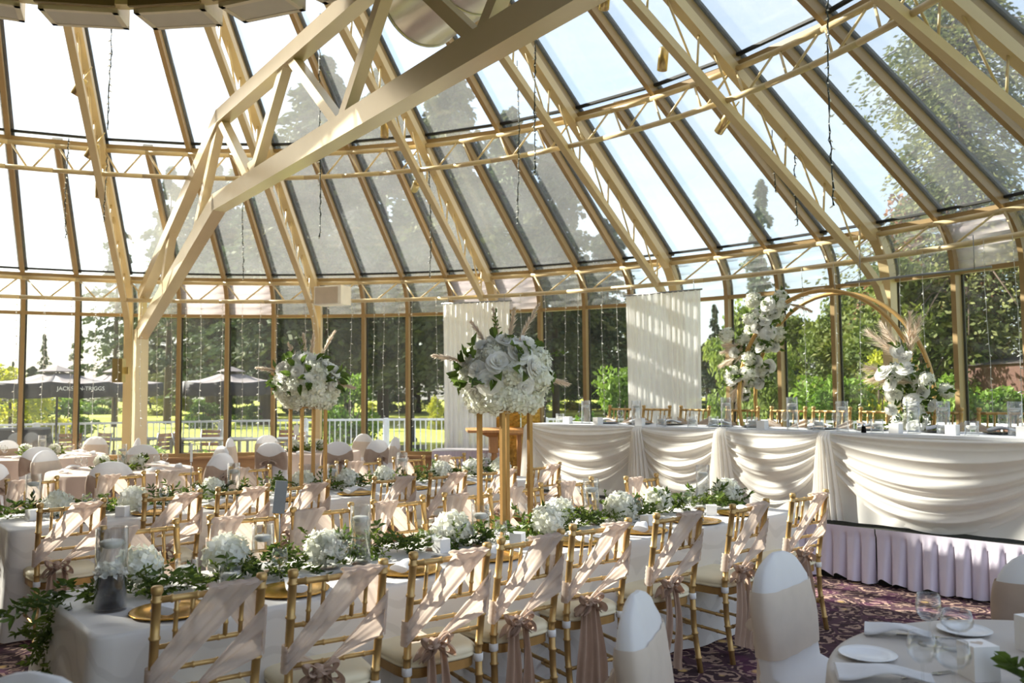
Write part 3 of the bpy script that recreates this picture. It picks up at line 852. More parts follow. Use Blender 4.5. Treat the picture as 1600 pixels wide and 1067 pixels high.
e = empty('lamp_post', (gx(645, 30), 30, -0.14), 0, 'small dark lamp post on the lawn left of the white curtain', 'lamp post')
MB().lathe([(0.16, 0), (0.16, 0.12), (0.06, 0.2), (0.05, 1.1), (0.09, 1.15)], 12).build('post', M['blackfab'], e)
MB().lathe([(0.09, 1.15), (0.13, 1.5), (0.15, 1.52), (0.02, 1.66)], 8).build('lantern', M['blackfab'], e)
e = empty('house', (gx(1640, 21), 21, -0.14), 0.05, 'brown house behind the bushes at the right edge', 'house')
MB().box((1.6, 0, 1.2), (5.0, 5.0, 2.4)).build('wall', M['house'], e)
rf = MB().add([(-1.0, -2.6, 2.38), (4.2, -2.6, 2.38), (4.2, 2.6, 2.38), (-1.0, 2.6, 2.38), (1.6, -2.6, 2.8), (1.6, 2.6, 2.8)], [(0, 1, 4), (2, 3, 5), (1, 2, 5, 4), (3, 0, 4, 5), (0, 3, 2, 1)])
rf.build('roof', M['roofing'], e); MB().box((0.4, -2.52, 1.4), (1.0, 0.06, 1.1)).build('window', M['black'], e)
# low planting along the outside of the glass wall
mb = MB(); r3 = random.Random(21)
for k in range(9000):
    i = r3.uniform(-8, 18); rr = RW + r3.uniform(0.2, 0.75)
    h = 0.38 + 0.34 * abs(math.sin(i * 2.1) * math.sin(i * 0.7 + 1))
    p = P(i, rr, r3.uniform(0.02, h))
    d = (rdir(r3) + Vector((0, 0, 0.4))).normalized()
    diamond(mb, p, d, d.cross(rdir(r3)).normalized(), r3.uniform(0.08, 0.16), r3.uniform(0.04, 0.08))
tag(mb.build('planting', M['bush']), 'low green planting along the foot of the glass wall outside', 'plants', kind='stuff')

# ================================================================== FURNITURE
def pxx(p):
    X, Y, Z = p[0], p[1], p[2] - 1.6
    d = Y * math.cos(0.0613) + Z * math.sin(0.0613)
    return 800 + 1299 * X / max(d, 0.01)
REG = {}
def reg(key, o): REG.setdefault(key, []).append(o); return o
def label_all(key, fmt, group=None):
    os_ = sorted(REG.get(key, []), key=lambda o: pxx(o.location))
    for k, o in enumerate(os_):
        o['label'] = fmt.format(ordn(k))
        if group: o['group'] = group
TO = Vector((-1.536, 3.058, 0)); TU = Vector((0.760, 0.650, 0)); TV = Vector((-0.650, 0.760, 0))
TANG = math.atan2(TU.y, TU.x)
def UV(u, v, z=0.0): return TO + TU * u + TV * v + Vector((0, 0, z))
ZT_ = 0.72
HO = Vector((0.21, 10.0, 0)); HT = Vector((0.698, -0.716, 0)); HN = Vector((0.716, 0.698, 0))
HANG = math.atan2(HT.y, HT.x)
RZ, HZ = 0.44, 1.23
def HP(t, n, z=0.0): return HO + HT * t + HN * n + Vector((0, 0, z))

# ---- gold bamboo-look chair ------------------------------------------------
def bamboo(mb, pts, r, step=0.13, seg=8):
    pts = [Vector(p) for p in pts]
    P_, R_ = [], []
    acc = step * 0.6
    for a, b in zip(pts[:-1], pts[1:]):
        ln = (b - a).length; d = (b - a) / ln
        if not P_: P_.append(a); R_.append(r)
        s = 0.0
        while s + acc < ln - 0.008:
            s += acc
            for q, rr in ((-0.006, 1.0), (-0.003, 1.26), (0.003, 1.26), (0.006, 1.0)):
                P_.append(a + d * (s + q)); R_.append(r * rr)
            acc = step
        acc = max(0.02, acc - (ln - s))
        P_.append(b); R_.append(r)
    mb.tube(P_, R_, seg)
    return mb
HALF = 0.183
def yb(z): return -0.07 * max(0.0, (z - 0.45) / 0.45) ** 1.2 if z > 0.45 else 0.04 * (z - 0.45)
def band(e1a, e1b, e2a, e2b, yoff, folds, amp, seed, bow=0.0, nu=14, nv=22):
    """strip of chiffon between two edges given as (s,h) on the chair back"""
    mb = MB(); r = random.Random(seed); ph = r.uniform(0, 6)
    def pos(s, h):
        z = 0.905 - h * 0.355
        return Vector(((s * 2 - 1) * (HALF + 0.014), yb(z) + yoff, z))
    def fn(u, v):
        a = pos(*e1a).lerp(pos(*e1b), u); b = pos(*e2a).lerp(pos(*e2b), u)
        p = a.lerp(b, v)
        p.y += math.copysign(1, yoff) * (amp * math.sin(2 * PI * folds * v + ph + 1.3 * u) * (0.5 + 0.5 * math.sin(PI * min(1, 0.15 + u * 0.8))) + amp * 0.3 * math.sin(2 * PI * folds * 2.6 * v + ph * 2 + 2 * u))
        p.z -= bow * math.sin(PI * u)
        return p
    return mb.grid(fn, nu, nv)
def lump(mb, c, rx, ry, rz, seed, folds=5, amp=0.25, tilt=0.0):
    r = random.Random(seed); ph = r.uniform(0, 6)
    R = Matrix.Rotation(tilt, 3, 'Y')
    def fn(u, v):
        a = 2 * PI * u; b = PI * v
        k = 1 + amp * math.sin(folds * a + ph + 2 * math.cos(b)) * math.sin(b) + 0.5 * amp * math.sin(2.7 * folds * a + ph * 3) * math.sin(b)
        p = Vector((rx * k * math.cos(b), ry * k * math.sin(b) * math.cos(a), rz * k * math.sin(b) * math.sin(a)))
        return R @ p + Vector(c)
    return mb.grid(fn, 20, 12, close=True)
def loop(mb, c, sx, Ln, h, tilt, wd, seed):
    r = random.Random(seed); ph = r.uniform(0, 6); c = Vector(c)
    def fn(u, v):
        a = 2 * PI * u
        x = Ln * (0.5 - 0.5 * math.cos(a)); z = h * math.sin(a) * (0.35 + 0.65 * x / Ln)
        k = 0.25 + 0.75 * x / Ln
        y = (v - 0.5) * wd * k + 0.006 * math.sin(3 * a + ph)
        z += 0.008 * math.sin(2 * PI * 1.5 * v + 2 * a + ph) * k; x += 0.010 * math.sin(2 * PI * 1.2 * v + ph) * k
        q = Vector((x * math.cos(tilt) - z * math.sin(tilt), y, -(x * math.sin(tilt)) + z * math.cos(tilt)))
        return c + Vector((sx * q.x, q.y - 0.01, q.z))
    return mb.grid(fn, 28, 10)
def ribbon(mb, p0, length, w0, w1, dx, seed, yf=-0.05):
    r = random.Random(seed); ph = r.uniform(0, 6)
    def fn(u, v):
        w_ = w0 + (w1 - w0) * min(1, v * 1.6)
        x = p0[0] + dx * v + (u - 0.5) * w_ + 0.008 * math.sin(4 * v + ph)
        y = p0[1] + yf * math.sin(PI * min(1, v * 1.1)) * 0.4 - 0.016 * math.sin(2 * PI * 1.6 * u + ph + 1.5 * v) * (1 - 0.3 * v)
        return Vector((x, y, p0[2] - length * v - 0.03 * v * u))
    return mb.grid(fn, 12, 18)
def gold_chair(style):
    e = empty('banquet_chair', cat='chair')
    for s in (-1, 1):
        x = s * HALF
        mb = MB()
        pts = [(x * 0.99, yb(0) - 0.03, 0.0), (x * 0.97, yb(0.25), 0.25), (x * 0.97, 0, 0.46), (x, yb(0.66), 0.66), (x, yb(0.9), 0.905)]
        bamboo(mb, pts, 0.0165, 0.135, 9)
        mb.lathe([(0.0001, 0.03), (0.016, 0.03), (0.021, 0.024), (0.021, 0.008), (0.017, 0)], 10, (x, yb(0.905), 0.905))
        mb.build('back_post', M['gold'], e)
        mb = MB(); bamboo(mb, [(x * 1.03, 0.37, 0), (x * 1.0, 0.36, 0.42)], 0.0165, 0.16, 8); mb.build('front_leg', M['gold'], e)
        for z in (0.17, 0.27):
            mb = MB(); bamboo(mb, [(x, yb(z), z), (x * 1.02, 0.365, z + 0.015)], 0.0095, 0.11, 7); mb.build('stretcher', M['gold'], e)
        MB().lathe([(0.019, 0.405), (0.022, 0.408), (0.022, 0.438), (0.019, 0.44)], 12, (x * 0.97, 0, 0)).build('cushion_strap', M['velcro'], e)
    mb = MB(); bamboo(mb, [(-HALF, yb(0.2), 0.2), (HALF, yb(0.2), 0.2)], 0.0095, 0.11, 7); mb.build('stretcher', M['gold'], e)
    mb = MB(); bamboo(mb, [(-HALF, 0.366, 0.22), (HALF, 0.366, 0.22)], 0.0095, 0.11, 7); mb.build('stretcher', M['gold'], e)
    mb = MB(); bamboo(mb, [(-HALF, yb(0.885), 0.885), (HALF, yb(0.885), 0.885)], 0.0125, 0.085, 8); mb.build('top_rail', M['gold'], e)
    for z in (0.715, 0.63, 0.555):
        mb = MB(); bamboo(mb, [(-HALF, yb(z), z), (HALF, yb(z), z)], 0.0095, 0.085, 7); mb.build('cross_rail', M['gold'], e)
    for x in (-0.115, -0.06, 0.06, 0.115):
        mb = MB(); bamboo(mb, [(x, yb(0.885), 0.885), (x, yb(0.715), 0.715)], 0.0085, 0.075, 7); mb.build('spindle', M['gold'], e)
    # seat frame and cushion, a rounded trapezoid
    def outline(k, n, gr=0.0):
        a = 2 * PI * k / n; ca, sa = math.cos(a), math.sin(a)
        x = (0.195 + gr) * math.copysign(abs(ca) ** 0.45, ca); y = 0.185 + (0.195 + gr) * math.copysign(abs(sa) ** 0.45, sa)
        return x * (1 + 0.04 * (y - 0.18) / 0.2), y
    N = 40
    fr = MB()
    fr.grid(lambda u, v: Vector((*outline(int(round(u * N)), N, -0.004), 0.385 + 0.04 * v)), N, 1, close=True, smooth=False)
    fr.add([(*outline(k, N, -0.004), 0.425) for k in range(N)], [tuple(range(N))]); fr.add([(*outline(k, N, -0.004), 0.385) for k in range(N)], [tuple(range(N - 1, -1, -1))])
    fr.build('seat_frame', M['golddark'], e)
    prof = [(-0.004, 0.427), (0.004, 0.432), (0.006, 0.44), (0.002, 0.445), (0.006, 0.452), (0.005, 0.468), (-0.006, 0.479), (-0.03, 0.485), (-0.10, 0.488)]
    cu = MB(); cu.grid(lambda u, v: Vector((*outline(int(round(u * N)), N, prof[int(round(v * 8))][0]), prof[int(round(v * 8))][1])), N, 8, close=True)
    cu.add([(*outline(k, N, -0.10), 0.488) for k in range(N)], [tuple(range(N))], True)
    cu.build('cushion', M['cushion'], e)
    if style == 'fan':
        mb = MB()
        def fn(u, v):
            s = abs(u - 0.5) * 2; pin = 0.14 + 0.86 * s ** 0.8
            z = 0.68 + (v - 0.5) * 0.26 * pin
            return Vector(((u * 2 - 1) * (HALF + 0.022), yb(z) + 0.026 + 0.007 * math.sin(v * 34), z))
        mb.grid(fn, 24, 30)
        sa = mb.build('sash', M['blush'], e); kn = MB(); lump(kn, (0, yb(0.68) + 0.035, 0.68), 0.03, 0.02, 0.03, 2); kn.build('knot', M['satin'], sa)
        mb = MB()
        mb.grid(lambda u, v: (lambda q: Vector((q.x, yb(q.z) - 0.026 - 0.006 * math.sin(v * 30), q.z)))(fn(u, v)), 24, 30)
        mb.build('rear_sash', M['blush'], e)
        return e
    k = {'a': 0, 'b': 3, 'c': 7}[style]; j = {'a': 0, 'b': 0.03, 'c': -0.03}[style]
    sa = MB()
    sa.merge(band((0.50 + j, -0.02), (0.0, 0.74 + j), (0.96, -0.02), (0.0, 1.04), -0.025, 1.9, 0.007, 11 + k))
    sa.merge(band((1.0, 0.27 + j), (0.36, 1.02), (0.985, 0.78), (0.33, 1.04), -0.024, 1.6, 0.008, 12 + k))
    sa.merge(band((0.50 + j, -0.02), (1.0, 0.78), (0.96, -0.02), (1.0, 0.27), 0.024, 2.6, 0.005, 13 + k))
    sa.merge(band((0.0, 0.74), (0.34, 1.0), (0.0, 1.05), (0.30, 1.06), 0.02, 2.0, 0.005, 14 + k))
    # wraps over the rail and round both posts
    def wrap(u, v):
        a = PI * v - PI / 2
        s = 0.50 + j + 0.46 * u
        return Vector(((s * 2 - 1) * (HALF + 0.014), yb(0.9) + 0.025 * math.sin(a), 0.903 + 0.016 * math.cos(a) + 0.003 * math.sin(u * 22)))
    sa.grid(wrap, 20, 8)
    for (sx, h0, h1) in ((-1, 0.74, 1.04), (1, 0.27, 0.78)):
        def wp(u, v, sx=sx, h0=h0, h1=h1):
            a = PI * v - PI / 2; z = 0.905 - (h0 + (h1 - h0) * u) * 0.355
            return Vector((sx * (HALF + 0.012 + 0.015 * math.cos(a)), yb(z) + 0.025 * math.sin(a) + 0.002 * math.sin(u * 30), z))
        sa.grid(wp, 16, 8)
    so_ = sa.build('sash', M['blush'], e)
    bw_ = MB(); kx, kz = -0.075 + 0.03 * j, 0.535
    loop(bw_, (kx, -0.045, kz), -1, 0.088, 0.036, 0.55, 0.065, 21 + k); loop(bw_, (kx, -0.05, kz), 1, 0.092, 0.038, 0.4, 0.065, 22 + k)
    loop(bw_, (kx, -0.05, kz), -1, 0.07, 0.03, 0.95, 0.06, 26 + k); loop(bw_, (kx, -0.055, kz), 1, 0.07, 0.03, 0.85, 0.06, 27 + k)
    loop(bw_, (kx, -0.058, kz), -1, 0.062, 0.028, -0.25, 0.05, 24 + k); loop(bw_, (kx, -0.06, kz), 1, 0.062, 0.03, -0.3, 0.05, 25 + k)
    lump(bw_, (kx, -0.055, kz), 0.024, 0.026, 0.026, 23 + k, 4, 0.2)
    bo = bw_.build('bow', M['satin'], so_)
    MB().merge(ribbon(MB(), (kx - 0.02, -0.05, kz - 0.01), 0.42, 0.03, 0.085, -0.02, 31 + k)).build('bow_tail', M['satin'], so_)
    MB().merge(ribbon(MB(), (kx + 0.03, -0.055, kz - 0.01), 0.45, 0.03, 0.09, 0.035, 32 + k)).build('bow_tail', M['satin'], so_)
    return e
CH = [Proto(gold_chair('a')), Proto(gold_chair('b')), Proto(gold_chair('c'))]
CF = Proto(gold_chair('fan'))
def chairs_line(key, lst, face, gp, fmt):
    for k, (x, y, yw) in enumerate(lst):
        f = TV * face
        loc = Vector((x, y, 0)) + f * 0.07
        rz = yw if face > 0 else yw + PI
        reg(key, CH[(k * 2 + len(key)) % 3].put(loc, rz))
    label_all(key, fmt, gp)
D_ = math.radians
chairs_line('near1', [(-1.0875, 3.0575, D_(34)), (-0.673, 3.3125, D_(31)), (-0.263, 3.6485, D_(34)), (0.0895, 3.9955, D_(38)), (0.461, 4.3525, D_(33)),
                      (0.934, 4.7195, D_(37)), (1.43, 5.08, D_(42)), (1.967, 5.562, D_(36))], 1, 'gold chairs along the near side of the front banquet table',
            '{} gold chair from the left along the near side of the front table')
chairs_line('far1', [(-1.962, 4.4245, D_(40)), (-1.5365, 4.76, D_(30)), (-1.1515, 5.0515, D_(35)), (-0.736, 5.3875, D_(39)), (-0.315, 5.737, D_(36)),
                     (0.06, 6.10, D_(38)), (0.4845, 6.5, D_(42)), (1.0335, 6.74, D_(40))], -1, 'gold chairs along the far side of the front banquet table',
            '{} gold chair from the left along the far side of the front banquet table')
chairs_line('near2', [(-2.8045, 5.346, D_(40)), (-2.356, 5.824, D_(37)), (-1.98, 6.17, D_(37)), (-1.5815, 6.42, D_(35)), (-0.9645, 6.868, D_(36)),
                      (-0.552, 7.1635, D_(40)), (-0.1225, 7.4555, D_(34)), (0.302, 7.9145, D_(36))], 1, 'gold chairs along the near side of the rear banquet table',
            '{} gold chair from the left along the near side of the rear banquet table')
chairs_line('far2', [(-3.95, 6.9, D_(45)), (-3.421, 7.2935, D_(34)), (-3.0165, 7.5585, D_(36)), (-2.4665, 7.86, D_(36)), (-1.906, 8.2, D_(34)),
                     (-1.53, 8.53, D_(36)), (-1.1075, 8.9, D_(38)), (-0.688, 9.2, D_(38))], -1, 'gold chairs along the far side of the rear banquet table',
            '{} gold chair from the left along the far side of the rear banquet table')
for t_ in (0.37, 0.91, 1.46, 2.09, 2.64, 3.12, 3.62, 4.17, 4.71):
    p = HP(t_, 1.22, RZ)
    reg('head', CF.put(p, math.atan2(-HN.y, -HN.x) - PI / 2, scale=(1.06, 1.06, 1.06)))
label_all('head', '{} gold chair from the left behind the raised head table', 'gold chairs behind the head table')

# ---- table cloths ----------------------------------------------------------
def long_cloth(Lx, Wy, z, cr=0.07, seed=1):
    r = random.Random(seed); mb = MB(); N = 220
    per = []
    hx, hy = Lx / 2 - cr, Wy / 2 - cr
    segs = []
    straight = 2 * (2 * hx + 2 * hy); arc = 2 * PI * cr; tot = straight + arc
    def pt(s):
        s = (s % 1) * tot
        for (ax, ay, bx, by, nx_, ny_) in ((-hx, -hy - cr, hx, -hy - cr, 0, -1), (hx + cr, -hy, hx + cr, hy, 1, 0), (hx, hy + cr, -hx, hy + cr, 0, 1), (-hx - cr, hy, -hx - cr, -hy, -1, 0)):
            ln = math.hypot(bx - ax, by - ay)
            if s <= ln:
                f = s / ln; return (ax + (bx - ax) * f, ay + (by - ay) * f, nx_, ny_, 0)
            s -= ln
            al = PI / 2 * cr
            if s <= al:
                a0 = math.atan2(ny_, nx_); a = a0 + s / cr
                cx_ = bx - nx_ * cr; cy_ = by - ny_ * cr
                return (cx_ + cr * math.cos(a), cy_ + cr * math.sin(a), math.cos(a), math.sin(a), 1)
            s -= al
        return (-hx, -hy - cr, 0, -1, 0)
    ph = [r.uniform(0, 6) for _ in range(4)]
    rows = [(0.0, -0.02), (0.004, -0.006), (0.014, 0.0), (0.05, 0.004), (0.2, 0.01), (0.4, 0.02), (0.6, 0.03), (z - 0.012, 0.04)]
    def fn(u, v):
        j = int(round(v * (len(rows) - 1))); dz, out = rows[j]
        x, y, nx_, ny_, c = pt(u)
        k = dz / z
        rp_ = 0.022 * k * (math.sin(2 * PI * 13 * u + ph[0]) + 0.6 * math.sin(2 * PI * 31 * u + ph[1])) + 0.05 * k * c
        o = out + rp_
        return Vector((x + nx_ * o, y + ny_ * o, z - dz))
    mb.grid(fn, N, len(rows) - 1, close=True)
    mb.add([fn(k / N, 0) for k in range(N)], [tuple(range(N))], True)
    return mb
def round_cloth(R, z, seed=1, floor=True):
    r = random.Random(seed); mb = MB(); N = 120; ph = [r.uniform(0, 6) for _ in range(3)]
    rows = [(0.0, -R * 0.5), (0.0, -0.02), (0.003, -0.006), (0.014, 0.0), (0.06, 0.004), (0.25, 0.012), (0.5, 0.03), (z - 0.012, 0.05)]
    def fn(u, v):
        j = int(round(v * (len(rows) - 1))); dz, out = rows[j]; k = max(0, dz) / z
        o = R + out + 0.035 * k * (math.sin(2 * PI * 17 * u + ph[0]) + 0.5 * math.sin(2 * PI * 41 * u + ph[1]))
        return Vector((o * math.cos(2 * PI * u), o * math.sin(2 * PI * u), z - dz))
    mb.grid(fn, N, len(rows) - 1, close=True)
    mb.add([fn(k / N, 0) for k in range(N)], [tuple(range(N))], True)
    return mb
for (u0, v0, ln, wd, lab, sd) in ((0.02, 0.0, 4.75, 0.92, 'front long banquet table under a white damask cloth to the floor', 1), (0.25, 2.98, 4.75, 0.92, 'rear long banquet table under a white damask cloth to the floor', 2)):
    c = UV(u0 + ln / 2, v0 + wd / 2)
    e = empty('banquet_table', c, TANG, lab, 'table', 'long banquet tables')
    long_cloth(ln, wd, ZT_, seed=sd).build('tablecloth', M['damask'], e)
    MB().box((0, 0, ZT_ - 0.04), (ln - 0.16, wd - 0.16, 0.03)).build('table_top', M['wood'], e)
def round_table(x, y, R, mat, lab, sd):
    e = empty('round_table', (x, y, 0), 0, lab, 'table', 'round guest tables')
    round_cloth(R, ZT_, sd).build('tablecloth', M[mat], e)
    return e
RA, RB, RD, RR = (-4.66, 9.98, 0.80), (-6.95, 12.35, 0.85), (-3.15, 12.9, 0.78), (1.75, 2.47, 0.79)
round_table(*RA, 'blushcloth', 'round guest table with blush cloth in front of the truss column', 3)
round_table(*RB, 'blushcloth', 'round guest table with blush cloth at the far left by the glass wall', 4)
round_table(*RD, 'blushcloth', 'round guest table with blush cloth behind the lower flower stand', 5)
round_table(*RR, 'greycloth', 'round guest table with pale grey cloth in the right foreground corner', 6)

# ---- covered chairs --------------------------------------------------------
def covered_chair(sash, knot=True):
    e = empty('covered_chair', cat='chair')
    N = 48
    def wz(z):
        if z < 0.66: return 0.225 - 0.012 * math.sin(PI * z / 0.66)
        f = min(1.0, (z - 0.66) / 0.28); return 0.224 * max(0.0, 1 - f ** 2.7) ** 0.44 + 0.002
    def sect(z, gr=0.0):
        w_ = wz(z) + gr
        if z < 0.44: y0, y1 = -0.07 - 0.05 * (0.44 - z), 0.40 + 0.05 * (0.44 - z); w_ += 0.05 * (0.44 - z)
        elif z < 0.50: f = (z - 0.44) / 0.06; y0, y1 = -0.07, 0.40 - 0.36 * (f ** 0.35)
        else:
            th = 1 if z < 0.7 else math.sqrt(max(0.02, 1 - ((z - 0.7) / 0.24) ** 2)); m = -0.015 - 0.115 * (z - 0.5)
            y0, y1 = m - 0.055 * th - gr, m + 0.055 * th + gr
        return w_, y0, y1
    zs = [0.01, 0.12, 0.24, 0.36, 0.43, 0.445, 0.46, 0.48, 0.50, 0.55, 0.6, 0.66, 0.72, 0.78, 0.83, 0.87, 0.90, 0.92, 0.933, 0.939]
    def pt(k, z, gr=0.0):
        w_, y0, y1 = sect(z, gr); a = 2 * PI * k / N; ca, sa = math.cos(a), math.sin(a)
        ex = 0.35 if z < 0.5 else 0.6
        x = w_ * math.copysign(abs(ca) ** ex, ca); y = (y0 + y1) / 2 + (y1 - y0) / 2 * math.copysign(abs(sa) ** ex, sa)
        if z < 0.43:
            rp_ = 0.018 * (0.43 - z) / 0.43 * math.sin(9 * a + 1); x += rp_ * ca; y += rp_ * sa
        else:
            y += 0.003 * math.sin(30 * z + 6 * x * 10) * (1 if z > 0.5 else 0)
        return Vector((x, y, z))
    mb = MB(); mb.grid(lambda u, v: pt(int(round(u * N)), zs[int(round(v * 19))]), N, 19, close=True)
    mb.add([pt(k, zs[-1]) for k in range(N)], [tuple(range(N))], True)
    mb.build('cover', M['cover'], e)
    sb = MB()
    zz = [0.565 + 0.0225 * k for k in range(12)]
    def sp(u, v):
        k = u * N; j = v * 11; z0 = zz[int(round(j))]
        a = 2 * PI * u
        back = max(0.0, -math.sin(a)) ** 1.5 if knot else 0
        pinch = 1 - 0.55 * back * (1 - min(1, abs(math.cos(a)) * 1.3)) if knot else 1
        z = 0.69 + (z0 - 0.69) * pinch
        p = pt(k, z, 0.006); 
        p.y -= (0.004 * math.sin(j * 2.6 + 2 * math.cos(a)) + 0.004) * back
        return p
    sb.grid(sp, N, 11, close=True)
    so_ = sb.build('sash', M[sash], e)
    if knot:
        bw_ = MB(); loop(bw_, (0, -0.11, 0.69), -1, 0.11, 0.04, 0.35, 0.06, 3); loop(bw_, (0, -0.11, 0.69), 1, 0.11, 0.04, 0.35, 0.06, 4); lump(bw_, (0, -0.118, 0.69), 0.025, 0.025, 0.03, 5, 4, 0.2)
        bw_.build('bow', M[sash], so_)
        for q, s_ in enumerate((-1, 1)):
            ribbon(MB(), (0.02 * s_, -0.11, 0.67), 0.36, 0.03, 0.09, 0.03 * s_, 6 + q).build('bow_tail', M[sash], so_)
    return e
CVT = Proto(covered_chair('taupe')); CVB = Proto(covered_chair('beige'))
def face_to(x, y, tx, ty): return math.atan2(ty - y, tx - x) - PI / 2
CVL = [('T', -7.55, 12.55, RB, 'left edge of the far left round table'), ('T', -6.2, 10.95, RB, 'near side of the far left round table, taupe sash showing'),
       ('B', -5.62, 10.15, RA, 'left of the round table in front of the truss column'), ('T', -4.05, 8.45, RA, 'on the near side of the round table before the column'),
       ('B', -6.75, 13.45, RB, 'far side of the far left round table'), ('B', -4.95, 11.15, RA, 'far side of the round table in front of the column'),
       ('B', -5.85, 12.9, RB, 'right of the far left round table, seen edge on'), ('B', -4.25, 12.75, RD, 'left of the round table behind the flower stand'),
       ('B', -3.80, 10.75, RA, 'far right of the round table in front of the column'), ('T', -3.36, 9.5, RA, 'right of the round table in front of the column, taupe sash'),
       ('B', -3.95, 13.55, RD, 'far left of the round table behind the lower flower stand'), ('T', -3.32, 11.55, RD, 'near side of the round table behind the lower flower stand'),
       ('T', -2.46, 11.65, RD, 'right near side of the round table behind the lower flower stand'), ('B', -2.5, 13.75, RD, 'far right of the round table behind the lower flower stand'),
       ('T', -2.0, 12.1, RD, 'right of the lower flower stand, leaning into view before the fence'), ('T', -5.25, 8.35, (-6.6, 8.7, 0.8), 'cut by the left edge, beyond the rear banquet table'), ('B', -1.85, 12.75, RD, 'rightmost at the table behind the flower stand, seen edge on')]
for (kd, x, y, tb_, lab) in CVL:
    (CVT if kd == 'T' else CVB).put((x, y, 0), face_to(x, y, tb_[0], tb_[1]), 'white covered chair ' + lab, 'white covered chairs at the round tables')
CVB.put((1.13, 3.42, 0), face_to(1.13, 3.42, RR[0], RR[1]) + 0.25, 'white covered chair with beige band beyond the pale grey foreground table', 'white covered chairs in the foreground')
CVB.put((0.46, 2.76, 0), face_to(0.47, 2.74, RR[0], RR[1]) - 0.15, 'white covered chair left of the pale grey foreground table, seen from the side', 'white covered chairs in the foreground')
CVT.put((2.16, 3.36, 0), face_to(2.16, 3.36, RR[0], RR[1]), 'white covered chair with taupe band cut by the right edge', 'white covered chairs in the foreground')
CVB.put((-1.16, 1.97, 0), PI * 0.9, 'white covered chair whose top shows in the bottom left corner', 'white covered chairs in the foreground')

# ---- raised head table -----------------------------------------------------
TL = 6.15
e = empty('stage_riser', HP(0, 0), HANG, 'low black stage carrying the head table, with a pleated lavender skirt', 'stage')
# local x along HT, local -y toward the room
MB().box((TL / 2 - 0.05, 0.98, RZ / 2), (TL + 0.1, 2.2, RZ)).build('platform', M['riserblack'], e)
def skirt(x0, x1, seed):
    r = random.Random(seed); n = int((x1 - x0) / 0.115); ph = [r.uniform(-0.5, 0.5) for _ in range(n + 2)]; bt = [r.uniform(0.0, 1.0) ** 3 for _ in range(n + 2)]
    mb = MB()
    def fn(u, v):
        f = u * n; k = int(f); g = f - k
        x = x0 + (x1 - x0) * u
        if v < 0.1: return Vector((x, -0.14 - 0.012, RZ + 0.015 - 0.55 * v))
        w_ = (v - 0.1) / 0.9
        pl = abs(math.sin(PI * g)) ** 0.6
        am = 0.016 + 0.085 * w_ * (0.7 + 0.6 * ph[k])
        x += 0.03 * w_ * ph[k] * math.sin(PI * g)
        zb = 0.012 + 0.07 * bt[k] * math.sin(PI * g) * w_
        return Vector((x, -0.135 - am * pl - 0.004 * math.sin(g * 12), (RZ - 0.04) * (1 - w_) + zb * w_))
    return mb.grid(fn, n * 10, 14)
for q, (a, b) in enumerate(((-0.1, 2.05), (2.06, 4.12), (4.13, TL))): skirt(a, b, q + 3).build('skirt_panel', M['lavender'], e)
e = empty('head_table', HP(0, 0, RZ), HANG, 'long raised head table draped in ivory swags on the stage', 'table')
HH = HZ - RZ
MB().box((TL / 2, 0.38, HH - 0.012), (TL, 0.80, 0.024)).build('table_top', M['nap'], e)
bk = MB()
bk.grid(lambda u, v: Vector((TL * u, -0.012 - 0.012 * v * (1 + math.sin(u * 120)), HH - 0.02 - (HH - 0.05) * v)), 300, 8)
bk.grid(lambda u, v: Vector((-0.005 - 0.012 * v * (1 + math.sin(u * 30)), 0.78 * (1 - u) - 0.012, HH - 0.02 - (HH - 0.05) * v)), 40, 8)
bk.build('tablecloth', M['swag'], e)
def swag(t0, t1, seed, depth):
    r = random.Random(seed); ph = [r.uniform(0, 6) for _ in range(5)]; mb = MB(); W = t1 - t0; nf = 4.6
    def fn(u, v):
        c = (4 * u * (1 - u)) ** 0.72
        sk = 0.10 * math.sin(PI * u) * (u - 0.5)
        z = HH + 0.004 - 0.03 * v * (1 - c) * 6 - c * (0.03 + (depth - 0.03) * v) - 0.015 * math.sin(3 * u + ph[0]) * v
        vv = v + 0.035 * math.sin(9 * v + ph[4]) + 0.02 * math.sin(2.6 * u + ph[2] + 5 * v)
        fo = (1 - abs(math.sin(PI * nf * vv + ph[1]))) ** 0.9 + 0.35 * (1 - abs(math.sin(PI * nf * 2.3 * vv + ph[3])))
        am = 0.010 + 0.030 * math.sin(PI * u) ** 0.7
        y = -0.02 - 0.045 * math.sin(PI * u) * math.sin(PI * min(1, v + 0.15)) - am * fo
        if v < 0.03: y = -0.005 + (y + 0.005) * v / 0.03
        return Vector((t0 + W * u, y, z))
    return mb.grid(fn, 44, 110)
GT = [0.02, 1.62, 2.62, 3.66, 5.5]
for k in range(4):
    swag(GT[k], GT[k + 1], 5 + k, 0.68 if k < 3 else 0.78).build('swag', M['swag'], e)
swag(5.5, 6.15, 12, 0.5).build('swag', M['swag'], e)
def tail(t, seed):
    r = random.Random(seed); ph = r.uniform(0, 6); mb = MB()
    def fn(u, v):
        wd = 0.10 + 0.22 * v ** 0.8
        pl = math.sin(2 * PI * 6.5 * u + ph + 1.2 * v)
        y = -0.055 - 0.05 * math.sin(PI * u) - 0.022 * pl * (0.4 + 0.6 * v)
        z = HH + 0.012 - (HH - 0.03) * v
        if v < 0.06: y *= (0.25 + 0.75 * v / 0.06)
        return Vector((t + (u - 0.5) * wd + 0.02 * v, y, z))
    return mb.grid(fn, 60, 26)
for k, t_ in enumerate(GT): tail(t_, 30 + k).build('gathered_tail', M['swag'], e)

